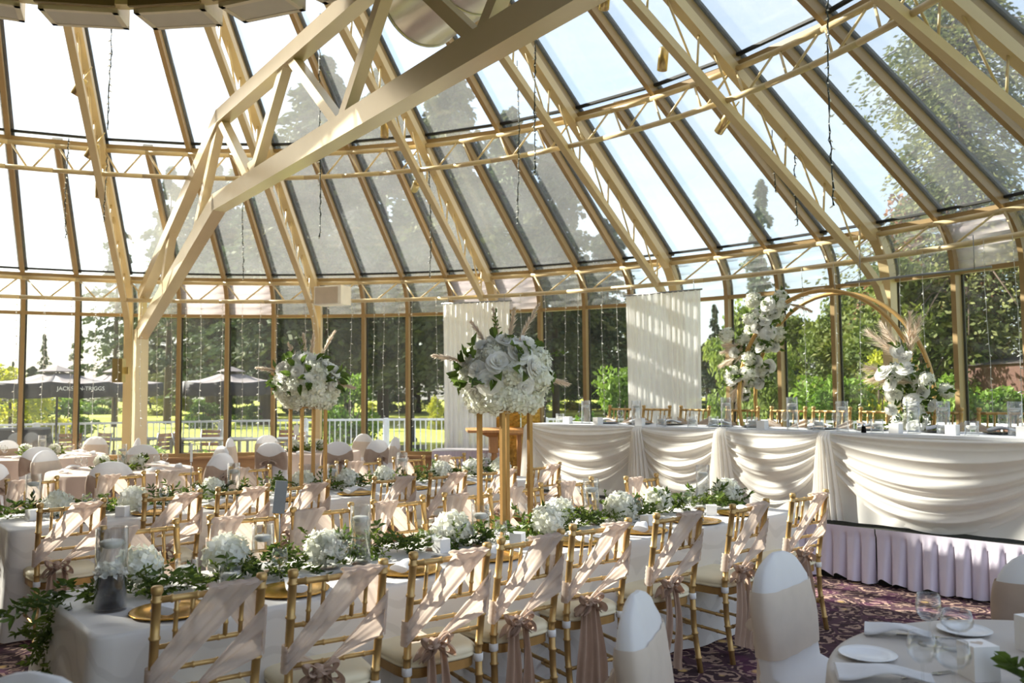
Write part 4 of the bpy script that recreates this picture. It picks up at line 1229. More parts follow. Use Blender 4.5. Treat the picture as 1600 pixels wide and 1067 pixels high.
# ---- sheer curtains, lectern, small table ----------------------------------
def curtain(p, q, ztop, lab, seed):
    p, q = Vector(p), Vector(q); d = q - p; ln = d.length; d.normalize(); nrm = Vector((d.y, -d.x, 0))
    r = random.Random(seed); ph = [r.uniform(0, 6) for _ in range(4)]
    e = empty('sheer_curtain', (p + q) / 2, 0, lab, 'curtain', 'white sheer curtains')
    o = (p + q) / 2
    def fn(u, v):
        a = 0.016 + 0.016 * v
        y = a * math.sin(2 * PI * 13 * u + ph[0] + 1.2 * math.sin(9 * u)) + 0.008 * math.sin(2 * PI * 31 * u + ph[1])
        x = ln * (u - 0.5) * (1 - 0.03 * math.sin(PI * v * 0.8))
        pt = d * x + nrm * y
        return Vector((pt.x, pt.y, ztop - (ztop - 0.02) * v))
    MB().grid(fn, 200, 10).build('drape', M['sheer'], e)
    MB().tube([d * (-ln / 2 - 0.03) + Vector((0, 0, ztop + 0.005)), d * (ln / 2 + 0.03) + Vector((0, 0, ztop + 0.005))], 0.013, 8).build('curtain_rod', M['greymetal'], e)
    hk = MB()
    for s_ in (-0.42, 0.42): hk.tube([d * ln * s_ + Vector((0, 0, ztop)), d * ln * s_ + Vector((0, 0, ZB1 - 0.0))], 0.004, 5)
    hk.build('hanging_hooks', M['greymetal'], e)
curtain((-1.14, 13.79, 0), (-0.03, 13.41, 0), 3.08, 'white sheer curtain behind the large flower stand', 1)
curtain((1.72, 12.49, 0), (2.68, 11.75, 0), 3.04, 'white sheer curtain left of the flower arch', 2)

e = empty('lectern', (-0.36, 12.55, 0), 0.15, 'oak lectern with a turned column in front of the left curtain', 'lectern')
MB().box((-0.05, 0, 1.04), (0.56, 0.42, 0.035), Matrix.Rotation(0.06, 3, 'X')).build('reading_top', M['wood'], e)
MB().add([(-0.2, -0.14, 1.02), (0.14, -0.14, 1.02), (0.14, 0.14, 1.02), (-0.2, 0.14, 1.02), (0.0, -0.06, 0.93), (0.13, -0.06, 0.93), (0.13, 0.06, 0.93), (0.0, 0.06, 0.93)],
         [(0, 1, 5, 4), (1, 2, 6, 5), (2, 3, 7, 6), (3, 0, 4, 7), (4, 5, 6, 7)]).build('corbel', M['wood'], e)
MB().box((0.07, 0, 0.82), (0.13, 0.13, 0.24)).lathe([(0.05, 0.1), (0.062, 0.14), (0.048, 0.2), (0.042, 0.45), (0.052, 0.6), (0.06, 0.66), (0.05, 0.7)], 16, (0.07, 0, 0)).build('column', M['wood'], e)
MB().box((0.07, 0, 0.05), (0.42, 0.42, 0.1)).build('base', M['wood'], e)
e = empty('side_stand', (0.10, 12.95, 0), 0.1, 'small oak music stand right of the lectern', 'stand')
MB().box((0, 0, 1.0), (0.5, 0.3, 0.03), Matrix.Rotation(0.25, 3, 'X')).build('slanted_top', M['wood'], e); MB().box((0, 0, 0.5), (0.07, 0.07, 0.96)).build('post', M['wood'], e); MB().box((0, 0, 0.02), (0.3, 0.3, 0.04)).build('base', M['wood'], e)
e = empty('foil_screen', (0.06, 13.2, 0), -0.15, 'gold foil panel screen behind the oak lectern', 'screen')
MB().box((-0.13, 0, 0.72), (0.38, 0.04, 1.42)).build('panel', M['goldfoil'], e); MB().box((0.22, 0.06, 0.72), (0.3, 0.04, 1.42), Matrix.Rotation(0.4, 3, 'Z')).build('panel', M['goldfoil'], e)
e = empty('skirted_table', (-0.66, 13.05, 0), -0.05, 'small white skirted table under the lectern and left curtain', 'table')
MB().box((0, 0, 0.715), (1.14, 0.5, 0.02)).build('table_top', M['nap'], e)
sk = MB(); sk.grid(lambda u, v: Vector((-0.57 + 1.14 * u, -0.25 - 0.012 * v * (1 + math.sin(u * 160)), 0.71 - 0.70 * v)), 160, 4)
sk.grid(lambda u, v: Vector((-0.57 - 0.012 * v * (1 + math.sin(u * 70)), 0.25 - 0.5 * u, 0.71 - 0.70 * v)), 60, 4)
sk.grid(lambda u, v: Vector((0.57 + 0.012 * v * (1 + math.sin(u * 70)), 0.25 - 0.5 * u, 0.71 - 0.70 * v)), 60, 4)
sk.build('skirt', M['lavender'], e)

# ================================================================== FLOWERS AND TABLE SETTINGS
def fib(n, k):
    z = 1 - 2 * (k + 0.5) / n; a = k * 2.399963; r = math.sqrt(max(0, 1 - z * z))
    return Vector((r * math.cos(a), r * math.sin(a), z))
def basis(n):
    a = Vector((0, 0, 1)) if abs(n.z) < 0.9 else Vector((1, 0, 0))
    x = n.cross(a).normalized(); return x, n.cross(x).normalized()
def hydr_mesh(seed, R=0.075, n=92):
    r = random.Random(seed); mb = MB()
    lump(mb, (0, 0, 0), R * 0.8, R * 0.8, R * 0.8, seed, 4, 0.04)
    for k in range(n):
        d = fib(n, k)
        if d.z < -0.75: continue
        c = d * R * r.uniform(0.84, 1.08); c.z *= 0.9
        x, y = basis(d); a0 = r.uniform(0, PI)
        for q in range(4):
            a = a0 + q * PI / 2; u = x * math.cos(a) + y * math.sin(a); v_ = x * -math.sin(a) + y * math.cos(a)
            L_ = 0.0225 * R / 0.075 * r.uniform(0.85, 1.15); lift = d * r.uniform(-0.003, 0.009)
            p0 = c; p1 = c + u * L_ * 0.6 + v_ * L_ * 0.52 + lift; p2 = c + u * L_ * 1.15 + lift * 2; p3 = c + u * L_ * 0.6 - v_ * L_ * 0.52 + lift
            mb.add([p0, p1, p2, p3], [(0, 1, 2, 3)])
    return mb
def rose_mesh(seed, R=0.05):
    r = random.Random(seed); mb = MB()
    for k in range(20):
        f = k / 19.0; az = k * 2.4 + r.uniform(-0.3, 0.3)
        op = 0.12 + 1.15 * f ** 1.2
        wd = 0.55 + 0.75 * f; ht = R * (0.75 + 0.35 * f)
        def fn(u, v, az=az, op=op, wd=wd, ht=ht, f=f):
            a = az + (u - 0.5) * 2 * wd
            rr = R * (0.10 + 0.28 * f) + ht * v * math.sin(op) * (1 - 0.25 * abs(u - 0.5) * 2 * v)
            z = ht * v * math.cos(op) * (1 - 0.3 * (abs(u - 0.5) * 2) ** 2) - 0.012 * f * v * v - R * 0.25 * f + R * 0.1
            if v > 0.8: rr += R * 0.10 * f
            return Vector((rr * math.cos(a), rr * math.sin(a), z))
        mb.grid(fn, 5, 4)
    lump(mb, (0, 0, 0.0), R * 0.4, R * 0.4, R * 0.4, seed, 3, 0.05)
    return mb
def leaf(mb, p, d, nrm, L_, W, fold=0.25):
    p = Vector(p); s = d.cross(nrm)
    if s.length < 1e-4: s = d.orthogonal()
    s.normalize(); n2 = s.cross(d).normalized()
    tip = p + d * L_ - n2 * L_ * 0.12
    b = []
    for f, ww in ((0.28, 0.85), (0.62, 0.75)):
        c = p + d * L_ * f
        b.append((c + s * W * 0.5 * ww + n2 * W * fold, c - s * W * 0.5 * ww + n2 * W * fold))
    mb.add([p, b[0][0], b[1][0], tip, b[1][1], b[0][1]], [(0, 1, 2, 3), (0, 3, 4, 5)])
def sprig(lf, st, p, d, n, step, L_, W, r, curve=0.15):
    p = Vector(p); d = Vector(d).normalized(); pts = [p.copy()]
    for k in range(n):
        d = (d + rdir(r) * curve + Vector((0, 0, -0.02))).normalized()
        p = p + d * step; pts.append(p.copy())
        x, y = basis(d)
        a = (k % 2) * PI + r.uniform(-0.7, 0.7)
        o = (x * math.cos(a) + y * math.sin(a)); dd = (d * 0.75 + o).normalized()
        leaf(lf, p, dd, (d - dd * d.dot(dd)).normalized() + rdir(r) * 0.3, L_ * r.uniform(0.75, 1.2), W * r.uniform(0.8, 1.2))
        if r.random() < 0.6:
            dd2 = (d * 0.75 - o).normalized(); leaf(lf, p, dd2, rdir(r), L_ * r.uniform(0.7, 1.1), W)
    leaf(lf, p, d, rdir(r), L_, W)
    st.tube(pts, 0.0016, 4, cap=False)
HYD = [hydr_mesh(s).mesh('hydrangea_florets', M['hyd']) for s in (1, 2)]
ROSE = [rose_mesh(s).mesh('rose_petals', M['rose']) for s in (3, 4)]
def mesh_ob(name, me, parent=None, mat4=None):
    o = bpy.data.objects.new(name, me); COL.objects.link(o)
    if parent is not None: o.parent = parent
    if mat4 is not None: o.matrix_local = mat4
    return o
def aim(loc, d, s=1.0, spin=0.0):
    return Matrix.Translation(loc) @ Vector(d).to_track_quat('Z', 'Y').to_matrix().to_4x4() @ Matrix.Rotation(spin, 4, 'Z') @ Matrix.Scale(s, 4)
def plume(mb, p, d, L_, wd, r, droop=0.25):
    p = Vector(p); d = Vector(d).normalized(); c = []
    for k in range(8):
        c.append(p.copy()); d = (d + Vector((0, 0, -droop * 0.12))).normalized(); p = p + d * L_ / 7
    mb.tube(c, 0.002, 4, cap=False)
    for k in range(240):
        f = r.uniform(0.05, 1.0); i = min(6, int(f * 7)); q = c[i].lerp(c[i + 1], f * 7 - i)
        t_ = (c[i + 1] - c[i]).normalized(); o = rdir(r); dd = (t_ * 1.3 + o * 0.7).normalized()
        l2 = wd * (0.5 + 0.9 * math.sin(PI * min(0.97, f * 0.9 + 0.08))) * r.uniform(0.6, 1.2); s = dd.cross(rdir(r)).normalized() * 0.005
        e_ = q + dd * l2; e_.z -= l2 * 0.12
        mb.add([q - s, q + s, e_], [(0, 1, 2)])
def hyd_thing(loc, s, seed, parent=None):
    r = random.Random(seed)
    e = empty('hydrangea', loc, r.uniform(0, 6), cat='flower')
    mesh_ob('blossom', HYD[seed % 2], e, aim((0, 0, 0.05), (r.uniform(-0.3, 0.3), r.uniform(-0.3, 0.3), 1), s))
    return e
# ---- tall stands -----------------------------------------------------------
def stand(center, lab):
    e = empty('flower_stand', center, TANG, lab, 'stand', 'tall gold flower stands')
    h = 1.495 - ZT_
    for x in (-0.1125, 0.1125):
        for y in (-0.1125, 0.1125):
            MB().box((x, y, h / 2), (0.026, 0.026, h)).build('leg', M['goldstand'], e)
    fr = MB()
    for z in (h - 0.011,):
        for s in (-0.1125, 0.1125):
            fr.box((0, s, z), (0.225, 0.02, 0.016)); fr.box((s, 0, z), (0.02, 0.225, 0.016))
    fr.build('frame_bars', M['goldstand'], e)
    MB().box((0, 0, h + 0.003), (0.24, 0.24, 0.006)).build('top_plate', M['goldstand'], e)
    return e
def dome(center, seed, lab, R=0.27):
    r = random.Random(seed)
    e = empty('flower_arrangement', center, 0, lab, 'flowers', 'white flower domes on the gold stands')
    MB().lathe([(0.07, 0.0), (0.09, 0.06), (0.09, 0.14), (0.001, 0.16)], 16).build('foam_holder', M['stem'], e)
    sites = 46
    for k in range(sites):
        d = fib(sites, k)
        if d.z < -0.8: continue
        low = d.z < 0.1
        c = Vector((d.x * R * 1.0, d.y * R * 1.0, 0.215 + d.z * R * 0.84)) * 1.0
        c = c * 1.0
        rr = r.random()
        if (low and rr < 0.75) or rr < 0.3:
            mesh_ob('hydrangea_head', HYD[k % 2], e, aim(c * 1.0 - d * r.uniform(0.03, 0.075), d, r.uniform(0.95, 1.3), r.uniform(0, 6)))
        else:
            mesh_ob('rose_head', ROSE[k % 2], e, aim(c - d * r.uniform(-0.01, 0.03), (d + rdir(r) * 0.3), r.uniform(0.9, 1.3), r.uniform(0, 6)))
    lf = MB(); st = lf
    for k in range(9):
        a = 2 * PI * k / 9 + 0.2
        mesh_ob('hydrangea_head', HYD[k % 2], e, aim((0.165 * math.cos(a), 0.165 * math.sin(a), 0.055 + 0.02 * (k % 2)), (math.cos(a), math.sin(a), -0.25), 1.15, k))
    for k in range(58):
        d = rdir(r); d.z = abs(d.z) * 0.9 - 0.25
        d.normalize(); c = Vector((d.x * R, d.y * R, 0.215 + d.z * R * 0.85))
        leaf(lf, c, (d + rdir(r) * 0.8).normalized(), d, r.uniform(0.08, 0.13), r.uniform(0.05, 0.075))
    lf.build('big_leaves', M['leafdark'], e)
    l2 = MB(); st = l2
    for (dx, dy, dz, n) in ((-0.25, 0.1, 1, 9), (-0.15, -0.1, 1.0, 7), (0.9, -0.1, 0.45, 8), (0.9, 0.3, 0.25, 7), (-0.9, 0.1, 0.25, 4)):
        d = Vector((dx, dy, dz)).normalized(); sprig(l2, st, Vector((d.x * R * 0.8, d.y * R * 0.8, 0.215 + d.z * R * 0.75)), d, n, 0.022, 0.045, 0.013, r, 0.18)
    l2.build('leaf_sprigs', M['leafdark'], e)
    for (dx, dy, dz, L_) in ((0.45, 0.1, 1, 0.3), (-0.15, 0.2, 1, 0.24), (-1, -0.1, 0.35, 0.25), (0.15, -0.2, 1, 0.22), (1, 0.1, -0.1, 0.2), (-0.5, 0.3, 0.9, 0.22)):
        pm = MB(); d = Vector((dx, dy, dz)).normalized(); plume(pm, Vector((d.x * R * 0.8, d.y * R * 0.8, 0.215 + d.z * R * 0.75)), d, L_, 0.04, r)
        pm.build('pampas_plume', M['pampas'], e)
    return e
S1 = UV(2.57, 0.72, ZT_); S2 = Vector((-1.82, 7.42, ZT_))
stand(S1, 'tall gold four legged flower stand on the front banquet table')
stand(S2, 'tall gold four legged flower stand on the rear banquet table')
dome((S1.x, S1.y, 1.502), 5, 'large white rose and hydrangea dome on the front gold stand')
dome((S2.x, S2.y, 1.502), 8, 'white flower dome on the farther gold stand, rear table')
# ---- garlands --------------------------------------------------------------
def garland(u0, u1, vc, seed, lab, hang):
    r = random.Random(seed); lf = MB(); l2 = MB(); st = lf
    e = empty('greenery_garland', UV((u0 + u1) / 2, vc, ZT_), TANG, lab, 'garland', 'leafy garlands on the long tables')
    Lh = (u1 - u0) / 2; n = int((u1 - u0) * 105)
    for k in range(n):
        x = -Lh + 2 * Lh * k / n + r.uniform(-0.03, 0.03)
        y = 0.05 * math.sin(x * 3.1 + seed) + r.gauss(0, 0.06)
        z = 0.012 + abs(r.gauss(0, 0.04))
        d = Vector((r.uniform(-1, 1), r.uniform(-0.8, 0.8), r.uniform(0.0, 0.45))).normalized()
        big = r.random() < 0.25
        sprig(lf if not big else l2, st, (x, y, z), d, r.randint(4, 6), 0.016 if not big else 0.022, 0.030 if not big else 0.055, 0.013 if not big else 0.024, r, 0.22)
    if hang:
        for k in range(46):
            s = k / 46.0
            x = -Lh - 0.02 - 0.05 * math.sin(PI * s); z = 0.02 - 0.36 * s
            sprig(lf, st, (x + r.uniform(-0.05, 0.02), 0.10 + r.gauss(0, 0.06), z), (r.uniform(-0.8, 0.2), r.uniform(-0.8, 0.8), r.uniform(-0.9, 0.2)), r.randint(4, 7), 0.018, 0.04, 0.015, r, 0.2)
        for k in range(3): sprig(l2, st, (-Lh, 0.08 + 0.1 * (k - 1), 0.05), (-1, 0.25 * (k - 1), 0.05 - 0.1 * k), 9, 0.028, 0.07, 0.024, r, 0.1)
    tops = [(0.96, 0.3), (0.55, 0.25), (0.25, 0.2), (0.82, 0.2)]
    for (f, h) in tops:
        for q in range(2): sprig(l2, st, (-Lh + 2 * Lh * f + 0.05 * q, r.gauss(0, 0.04), 0.04), (r.uniform(-0.4, 0.4), r.uniform(-0.4, 0.4), 0.9), 6, 0.022, 0.055, 0.022, r, 0.14)
    lf.build('small_leaves', M['leaf'], e); l2.build('large_leaves', M['leafdark'], e)
    return e
garland(0.10, 4.72, 0.56, 4, 'leafy green garland along the front banquet table, trailing over its left end', True)
garland(0.30, 4.9, 3.62, 9, 'leafy green garland along the rear banquet table', True)
for k, (u_, v_) in enumerate(((0.39, 0.80), (0.8, 0.86), (1.23, 0.62), (2.08, 0.67), (2.68, 0.52), (3.47, 0.63), (3.94, 0.69), (4.70, 0.63), (2.98, 0.72))):
    reg('hyd1', hyd_thing(UV(u_, min(v_, 0.80) - 0.06, ZT_ + 0.045), 1.22 + 0.15 * (k % 2), k))
label_all('hyd1', '{} white hydrangea from the left in the front table garland', 'hydrangeas on the front table')
for k, (u_, v_) in enumerate(((0.64, 3.55), (1.12, 3.40), (1.83, 3.70), (2.65, 3.68), (3.45, 3.62), (4.15, 3.66), (4.6, 3.72), (4.85, 3.55), (3.05, 3.6))):
    reg('hyd2', hyd_thing(UV(u_, v_ - 0.04, ZT_ + 0.045), 1.2 + 0.12 * (k % 2), k + 20))
label_all('hyd2', '{} white hydrangea from the left in the rear table garland', 'hydrangeas on the rear table')
# ---- vases, glasses, boxes, plates ----------------------------------------
def vase(r0, h, water, ww='water', candle=True, fill=None):
    e = empty('cylinder_vase', cat='vase')
    MB().lathe([(0.0005, 0.0), (r0, 0.0), (r0, h), (r0 - 0.003, h), (r0 - 0.003, 0.012), (0.0005, 0.012)], 28).build('glass_cylinder', M['glass'], e)
    MB().lathe([(0.0005, 0.013), (r0 - 0.0035, 0.013), (r0 - 0.0035, water), (0.0005, water)], 24).build('water', M[ww], e)
    if candle:
        c = e
        co_ = MB().lathe([(0.0005, water - 0.012), (r0 * 0.5, water - 0.012), (r0 * 0.76, water + 0.002), (r0 * 0.78, water + 0.014), (r0 * 0.6, water + 0.019), (0.0005, water + 0.017)], 20).build('floating_candle', M['candle'], e)
        MB().tube([(0, 0, water + 0.015), (0.001, 0, water + 0.03)], 0.0013, 5).build('wick', M['card'], co_)
    return e
def wine_glass(s=1.0):
    e = empty('wine_glass', cat='glass')
    MB().lathe([(0.0005, 0.0), (0.033, 0.0), (0.031, 0.003), (0.006, 0.008), (0.0035, 0.014), (0.0035, 0.07), (0.006, 0.076)], 20).build('foot_and_stem', M['glass'], e)
    MB().lathe([(0.004, 0.075), (0.022, 0.084), (0.035, 0.105), (0.037, 0.125), (0.031, 0.165), (0.0298, 0.165), (0.0355, 0.125), (0.033, 0.106), (0.02, 0.087), (0.002, 0.079)], 24).build('bowl', M['glass'], e)
    return e
def favor_box(a=0.072):
    e = empty('favor_box', cat='box')
    MB().box((0, 0, a / 2), (a, a, a)).build('carton', M['card'], e)
    hv = []
    for k in range(24):
        t_ = 2 * PI * k / 24
        hv.append((0.0011 * 16 * math.sin(t_) ** 3 * a / 0.072, 0.0011 * (13 * math.cos(t_) - 5 * math.cos(2 * t_) - 2 * math.cos(3 * t_) - math.cos(4 * t_)) * a / 0.072, a + 0.0006))
    MB().add(hv, [tuple(range(24))]).build('heart_cutout', M['beige'], e)
    return e
def charger(mat, r0=0.165):
    e = empty('charger_plate', cat='plate')
    MB().lathe([(0.0005, 0.004), (r0 * 0.62, 0.004), (r0 * 0.68, 0.008), (r0 * 0.97, 0.013), (r0, 0.012), (r0 * 0.99, 0.009), (r0 * 0.6, 0.0), (0.0005, 0.0)], 40).build('plate_body', M[mat], e)
    return e
def napkin(seed, L_=0.22, W=0.09):
    r = random.Random(seed); ph = r.uniform(0, 6)
    e = empty('folded_napkin', cat='napkin')
    def fn(u, v):
        a = 2 * PI * v
        th = 0.011 + 0.006 * math.sin(PI * u + ph)
        y = W / 2 * math.cos(a) * (1 - 0.35 * u + 0.08 * math.sin(5 * u + ph)); z = th * math.sin(a) * (1.0) + 0.02 + 0.018 * math.sin(PI * u) ** 2 + 0.004 * math.sin(7 * u + 3 * math.cos(a))
        return Vector((L_ * (u - 0.5), y, max(0.0, z)))
    mb = MB(); mb.grid(lambda u, v: fn(v, u), 20, 16, close=True)
    for q in (0, 1): mb.add([fn(q, k / 20) for k in range(20)], [tuple(range(20))])
    mb.build('cloth', M['nap'], e)
    fk = MB()
    for k in range(4): fk.box((L_ * 0.18, -0.009 + 0.006 * k, 0.047), (0.05, 0.0022, 0.0015))
    fk.box((L_ * 0.08, 0, 0.047), (0.02, 0.022, 0.0015)); fk.box((-L_ * 0.12, 0, 0.0475), (0.10, 0.007, 0.0015))
    return e
VT = Proto(vase(0.053, 0.30, 0.225)); VM = Proto(vase(0.053, 0.235, 0.165)); VL = Proto(vase(0.052, 0.105, 0.055))
VD = Proto(vase(0.062, 0.335, 0.265, 'water')); WG = Proto(wine_glass()); FB = Proto(favor_box()); CG = Proto(charger('goldplate')); CB = Proto(charger('black', 0.15)); NP = Proto(napkin(3))
FBL = Proto(favor_box(0.115))
# front table
o = VD.put(UV(0.18, 0.40, ZT_), 0, 'tall cylinder vase with dark lower half at the left end of the front table')
dk_ = MB().lathe([(0.0005, 0.014), (0.0575, 0.014), (0.0575, 0.14), (0.0005, 0.14)], 24).build('dark_fill', M['murky'], o)
for k in range(16):
    d = fib(16, k); 
pet = MB(); r5 = random.Random(5)
for k in range(70):
    a = r5.uniform(0, 6.28); rr = 0.053 * math.sqrt(r5.random()); c = Vector((rr * math.cos(a), rr * math.sin(a), r5.uniform(0.14, 0.185)))
    leaf(pet, c, rdir(r5), rdir(r5), 0.03, 0.03)
pet.build('submerged_petals', M['rose'], o)
for (pr, u_, v_) in ((VL, 0.60, 0.72), (VM, 0.95, 0.66), (VT, 1.42, 0.52), (VL, 1.92, 0.58), (VM, 2.20, 0.50), (VT, 3.22, 0.60), (VT, 4.60, 0.72), (VL, 0.70, 0.44)):
    reg('v1', pr.put(UV(u_, v_, ZT_), 0))
label_all('v1', '{} clear candle vase from the left on the front banquet table', 'candle vases on the front table')
for (u_, v_) in ((1.82, 0.40), (2.17, 0.28), (3.14, 0.74), (3.50, 0.44), (0.90, 0.36), (2.75, 0.76), (4.05, 0.45), (1.22, 0.36)):
    reg('w1', WG.put(UV(u_, v_, ZT_), 0))
label_all('w1', '{} stemmed glass from the left on the front banquet table', 'glasses on the front table')
for (u_, v_) in ((1.92, 0.50), (2.36, 0.36), (3.43, 0.29), (4.13, 0.30)):
    reg('b1', FB.put(UV(u_, v_, ZT_), 0.4 + u_))
label_all('b1', '{} small white favour box from the left on the front banquet table', 'favour boxes on the front table')
for k, (u_, v_) in enumerate(((0.36, 0.19), (0.88, 0.19), (1.50, 0.19), (2.02, 0.18), (2.66, 0.18), (3.24, 0.18), (3.80, 0.18), (4.32, 0.20), (0.62, 0.74), (3.75, 0.76))):
    z_ = ZT_ + 0.001
    if v_ > 0.5: continue
    reg('c1', CG.put(UV(u_, v_, z_), 0)); reg('n1', NP.put(UV(u_, v_, z_ + 0.0135), TANG + 0.5 * math.sin(k * 2.0) + 0.9))
label_all('c1', '{} gold charger plate from the left along the near edge of the front table', 'gold chargers on the front table')
label_all('n1', '{} folded white napkin from the left, on the front table gold chargers', 'napkins on the front table')
def pitcher(loc, lab, rz=0.0):
    e = empty('water_pitcher', loc, rz, lab, 'pitcher', 'glass water pitchers')
    pr = [(0.0005, 0), (0.05, 0), (0.055, 0.02), (0.062, 0.09), (0.066, 0.165), (0.070, 0.19), (0.067, 0.19), (0.059, 0.09), (0.05, 0.012), (0.0005, 0.012)]
    def fn(u, v):
        j = int(round(v * (len(pr) - 1))); r_, z = pr[j]; a = 2 * PI * u
        k = 1 + (0.035 * math.cos(14 * a) if 0.02 < z < 0.12 else 0) + (0.25 * max(0, math.cos(a)) ** 12 if z > 0.18 else 0)
        return Vector((r_ * k * math.cos(a), r_ * k * math.sin(a), z))
    MB().grid(fn, 84, len(pr) - 1, close=True).build('glass_body', M['glass'], e)
    MB().lathe([(0.0005, 0.013), (0.05, 0.013), (0.058, 0.08), (0.062, 0.15), (0.0005, 0.15)], 24).build('water', M['water'], e)
    MB().tube([(-0.064, 0, 0.17), (-0.10, 0, 0.165), (-0.115, 0, 0.12), (-0.10, 0, 0.06), (-0.058, 0, 0.04)], 0.007, 8).build('handle', M['glass'], e)
pitcher(UV(1.24, 0.52, ZT_), 'ribbed glass water pitcher beside the leafy sprig on the front table', TANG + 2.4)
pitcher(UV(4.36, 0.58, ZT_), 'ribbed glass water pitcher near the right end of the front table', TANG + 2.0)
e = empty('table_number', UV(1.01, 0.60, ZT_), 0.35, 'grey table number card on a thin metal stem, front table', 'table number')
MB().lathe([(0.0005, 0), (0.04, 0), (0.04, 0.006), (0.006, 0.012)], 20).tube([(0, 0, 0.01), (0, 0, 0.30)], 0.0032, 8).build('stem', M['greymetal'], e)
MB().box((0, 0, 0.37), (0.058, 0.012, 0.16), Matrix.Rotation(0.10, 3, 'Y')).build('card', M['grey_card'], e)
e = empty('table_number', UV(1.62, 3.56, ZT_), 0.35, 'thin metal table number stem on the rear banquet table', 'table number')
MB().lathe([(0.0005, 0), (0.04, 0), (0.04, 0.006), (0.006, 0.012)], 20).tube([(0, 0, 0.01), (0, 0, 0.34)], 0.0032, 8).build('stem', M['greymetal'], e)
MB().box((0, 0, 0.41), (0.02, 0.010, 0.15)).build('card', M['card'], e)
# rear table
for (pr, u_, v_) in ((VT, 0.52, 3.72), (VL, 0.93, 3.52), (VT, 2.0, 3.62), (VM, 2.95, 3.66), (VT, 3.70, 3.64), (VM, 4.78, 3.66), (VL, 1.45, 3.5)):
    reg('v2', pr.put(UV(u_, v_, ZT_), 0))
label_all('v2', '{} clear candle vase from the left on the rear banquet table', 'candle vases on the rear table')
for (u_, v_) in ((0.47, 3.46), (1.0, 3.20), (2.45, 3.22), (3.2, 3.3), (3.9, 3.3)):
    reg('b2', FB.put(UV(u_, v_, ZT_), 0.5 + u_))
label_all('b2', '{} small white favour box from the left on the rear banquet table', 'favour boxes on the rear table')
for k, (u_, v_) in enumerate(((1.22, 3.17), (1.75, 3.17), (2.35, 3.17), (2.92, 3.17), (3.5, 3.17), (4.05, 3.17), (4.55, 3.17), (0.72, 3.17))):
    reg('c2', CG.put(UV(u_, v_, ZT_ + 0.001), 0)); reg('n2', NP.put(UV(u_, v_, ZT_ + 0.0145), TANG + 0.4 * math.sin(k * 2.3)))
label_all('c2', '{} gold charger plate from the left along the near edge of the rear table', 'gold chargers on the rear table')
label_all('n2', '{} folded white napkin from the left, on the rear table gold chargers', 'napkins on the rear table')
for (u_, v_) in ((1.35, 3.38), (2.2, 3.4), (3.35, 3.36), (4.3, 3.36), (2.75, 3.42), (0.8, 3.36)):
    reg('w2', WG.put(UV(u_, v_, ZT_), 0))
label_all('w2', '{} stemmed glass from the left on the rear banquet table', 'glasses on the rear table')
# round tables at the left
def round_setting(T, nm, seed, n=7):
    r = random.Random(seed)
    x, y, R = T
    lf = MB(); st = lf
    e = empty('centrepiece_greenery', (x, y, ZT_), 0, 'green leaf ring in the middle of the round table %s' % nm, 'greenery')
    for k in range(46):
        a = 2 * PI * k / 46; q = Vector((0.17 * math.cos(a), 0.17 * math.sin(a), 0.02))
        sprig(lf, st, q, (math.cos(a) + r.uniform(-0.6, 0.6), math.sin(a) + r.uniform(-0.6, 0.6), r.uniform(0.2, 1.0)), r.randint(4, 6), 0.024, 0.06, 0.026, r, 0.2)
    lf.build('leaves', M['leaf'], e)
    for k, (dx, dy) in enumerate(((-0.20, -0.08), (0.20, -0.04))):
        h = hyd_thing((x + dx, y + dy, ZT_ + 0.05), 1.05, seed + k)
        h['label'] = '%s white hydrangea in the greenery on the round table %s' % (('left', 'right')[k], nm)
    v_ = VT.put((x, y, ZT_), 0, 'tall candle vase in the middle of the round table %s' % nm)
    b_ = FB.put((x + 0.14, y - 0.28, ZT_), 0.3, 'white favour box on the round table %s' % nm)
    for k in range(n):
        a = 2 * PI * (k + 0.4) / n; d = Vector((math.cos(a), math.sin(a), 0))
        p = Vector((x, y, ZT_ + 0.0005)) + d * (R - 0.17)
        reg('np' + nm, NP.put(p, a + PI / 2))
        g = Vector((x, y, ZT_)) + d * (R - 0.33) + Vector((-d.y, d.x, 0)) * 0.13
        reg('wg' + nm, WG.put(g, 0))
    label_all('np' + nm, '{} folded white napkin from the left on the round table ' + nm, 'napkins on the round table ' + nm)
    label_all('wg' + nm, '{} stemmed glass from the left on the round table ' + nm, 'glasses on the round table ' + nm)
round_setting(RA, 'before the truss column', 40)
round_setting(RB, 'at the far left', 50)
round_setting(RD, 'behind the flower stand', 60)
e = empty('table_number', (RD[0] - 0.16, RD[1] - 0.12, ZT_), 0.1, 'white table number card on a stem, round table behind the flower stand', 'table number')
MB().lathe([(0.0005, 0), (0.04, 0), (0.04, 0.006), (0.006, 0.012)], 20).tube([(0, 0, 0.01), (0, 0, 0.26)], 0.0032, 8).build('stem', M['greymetal'], e)
MB().box((0, 0, 0.33), (0.075, 0.010, 0.15)).build('card', M['card'], e)
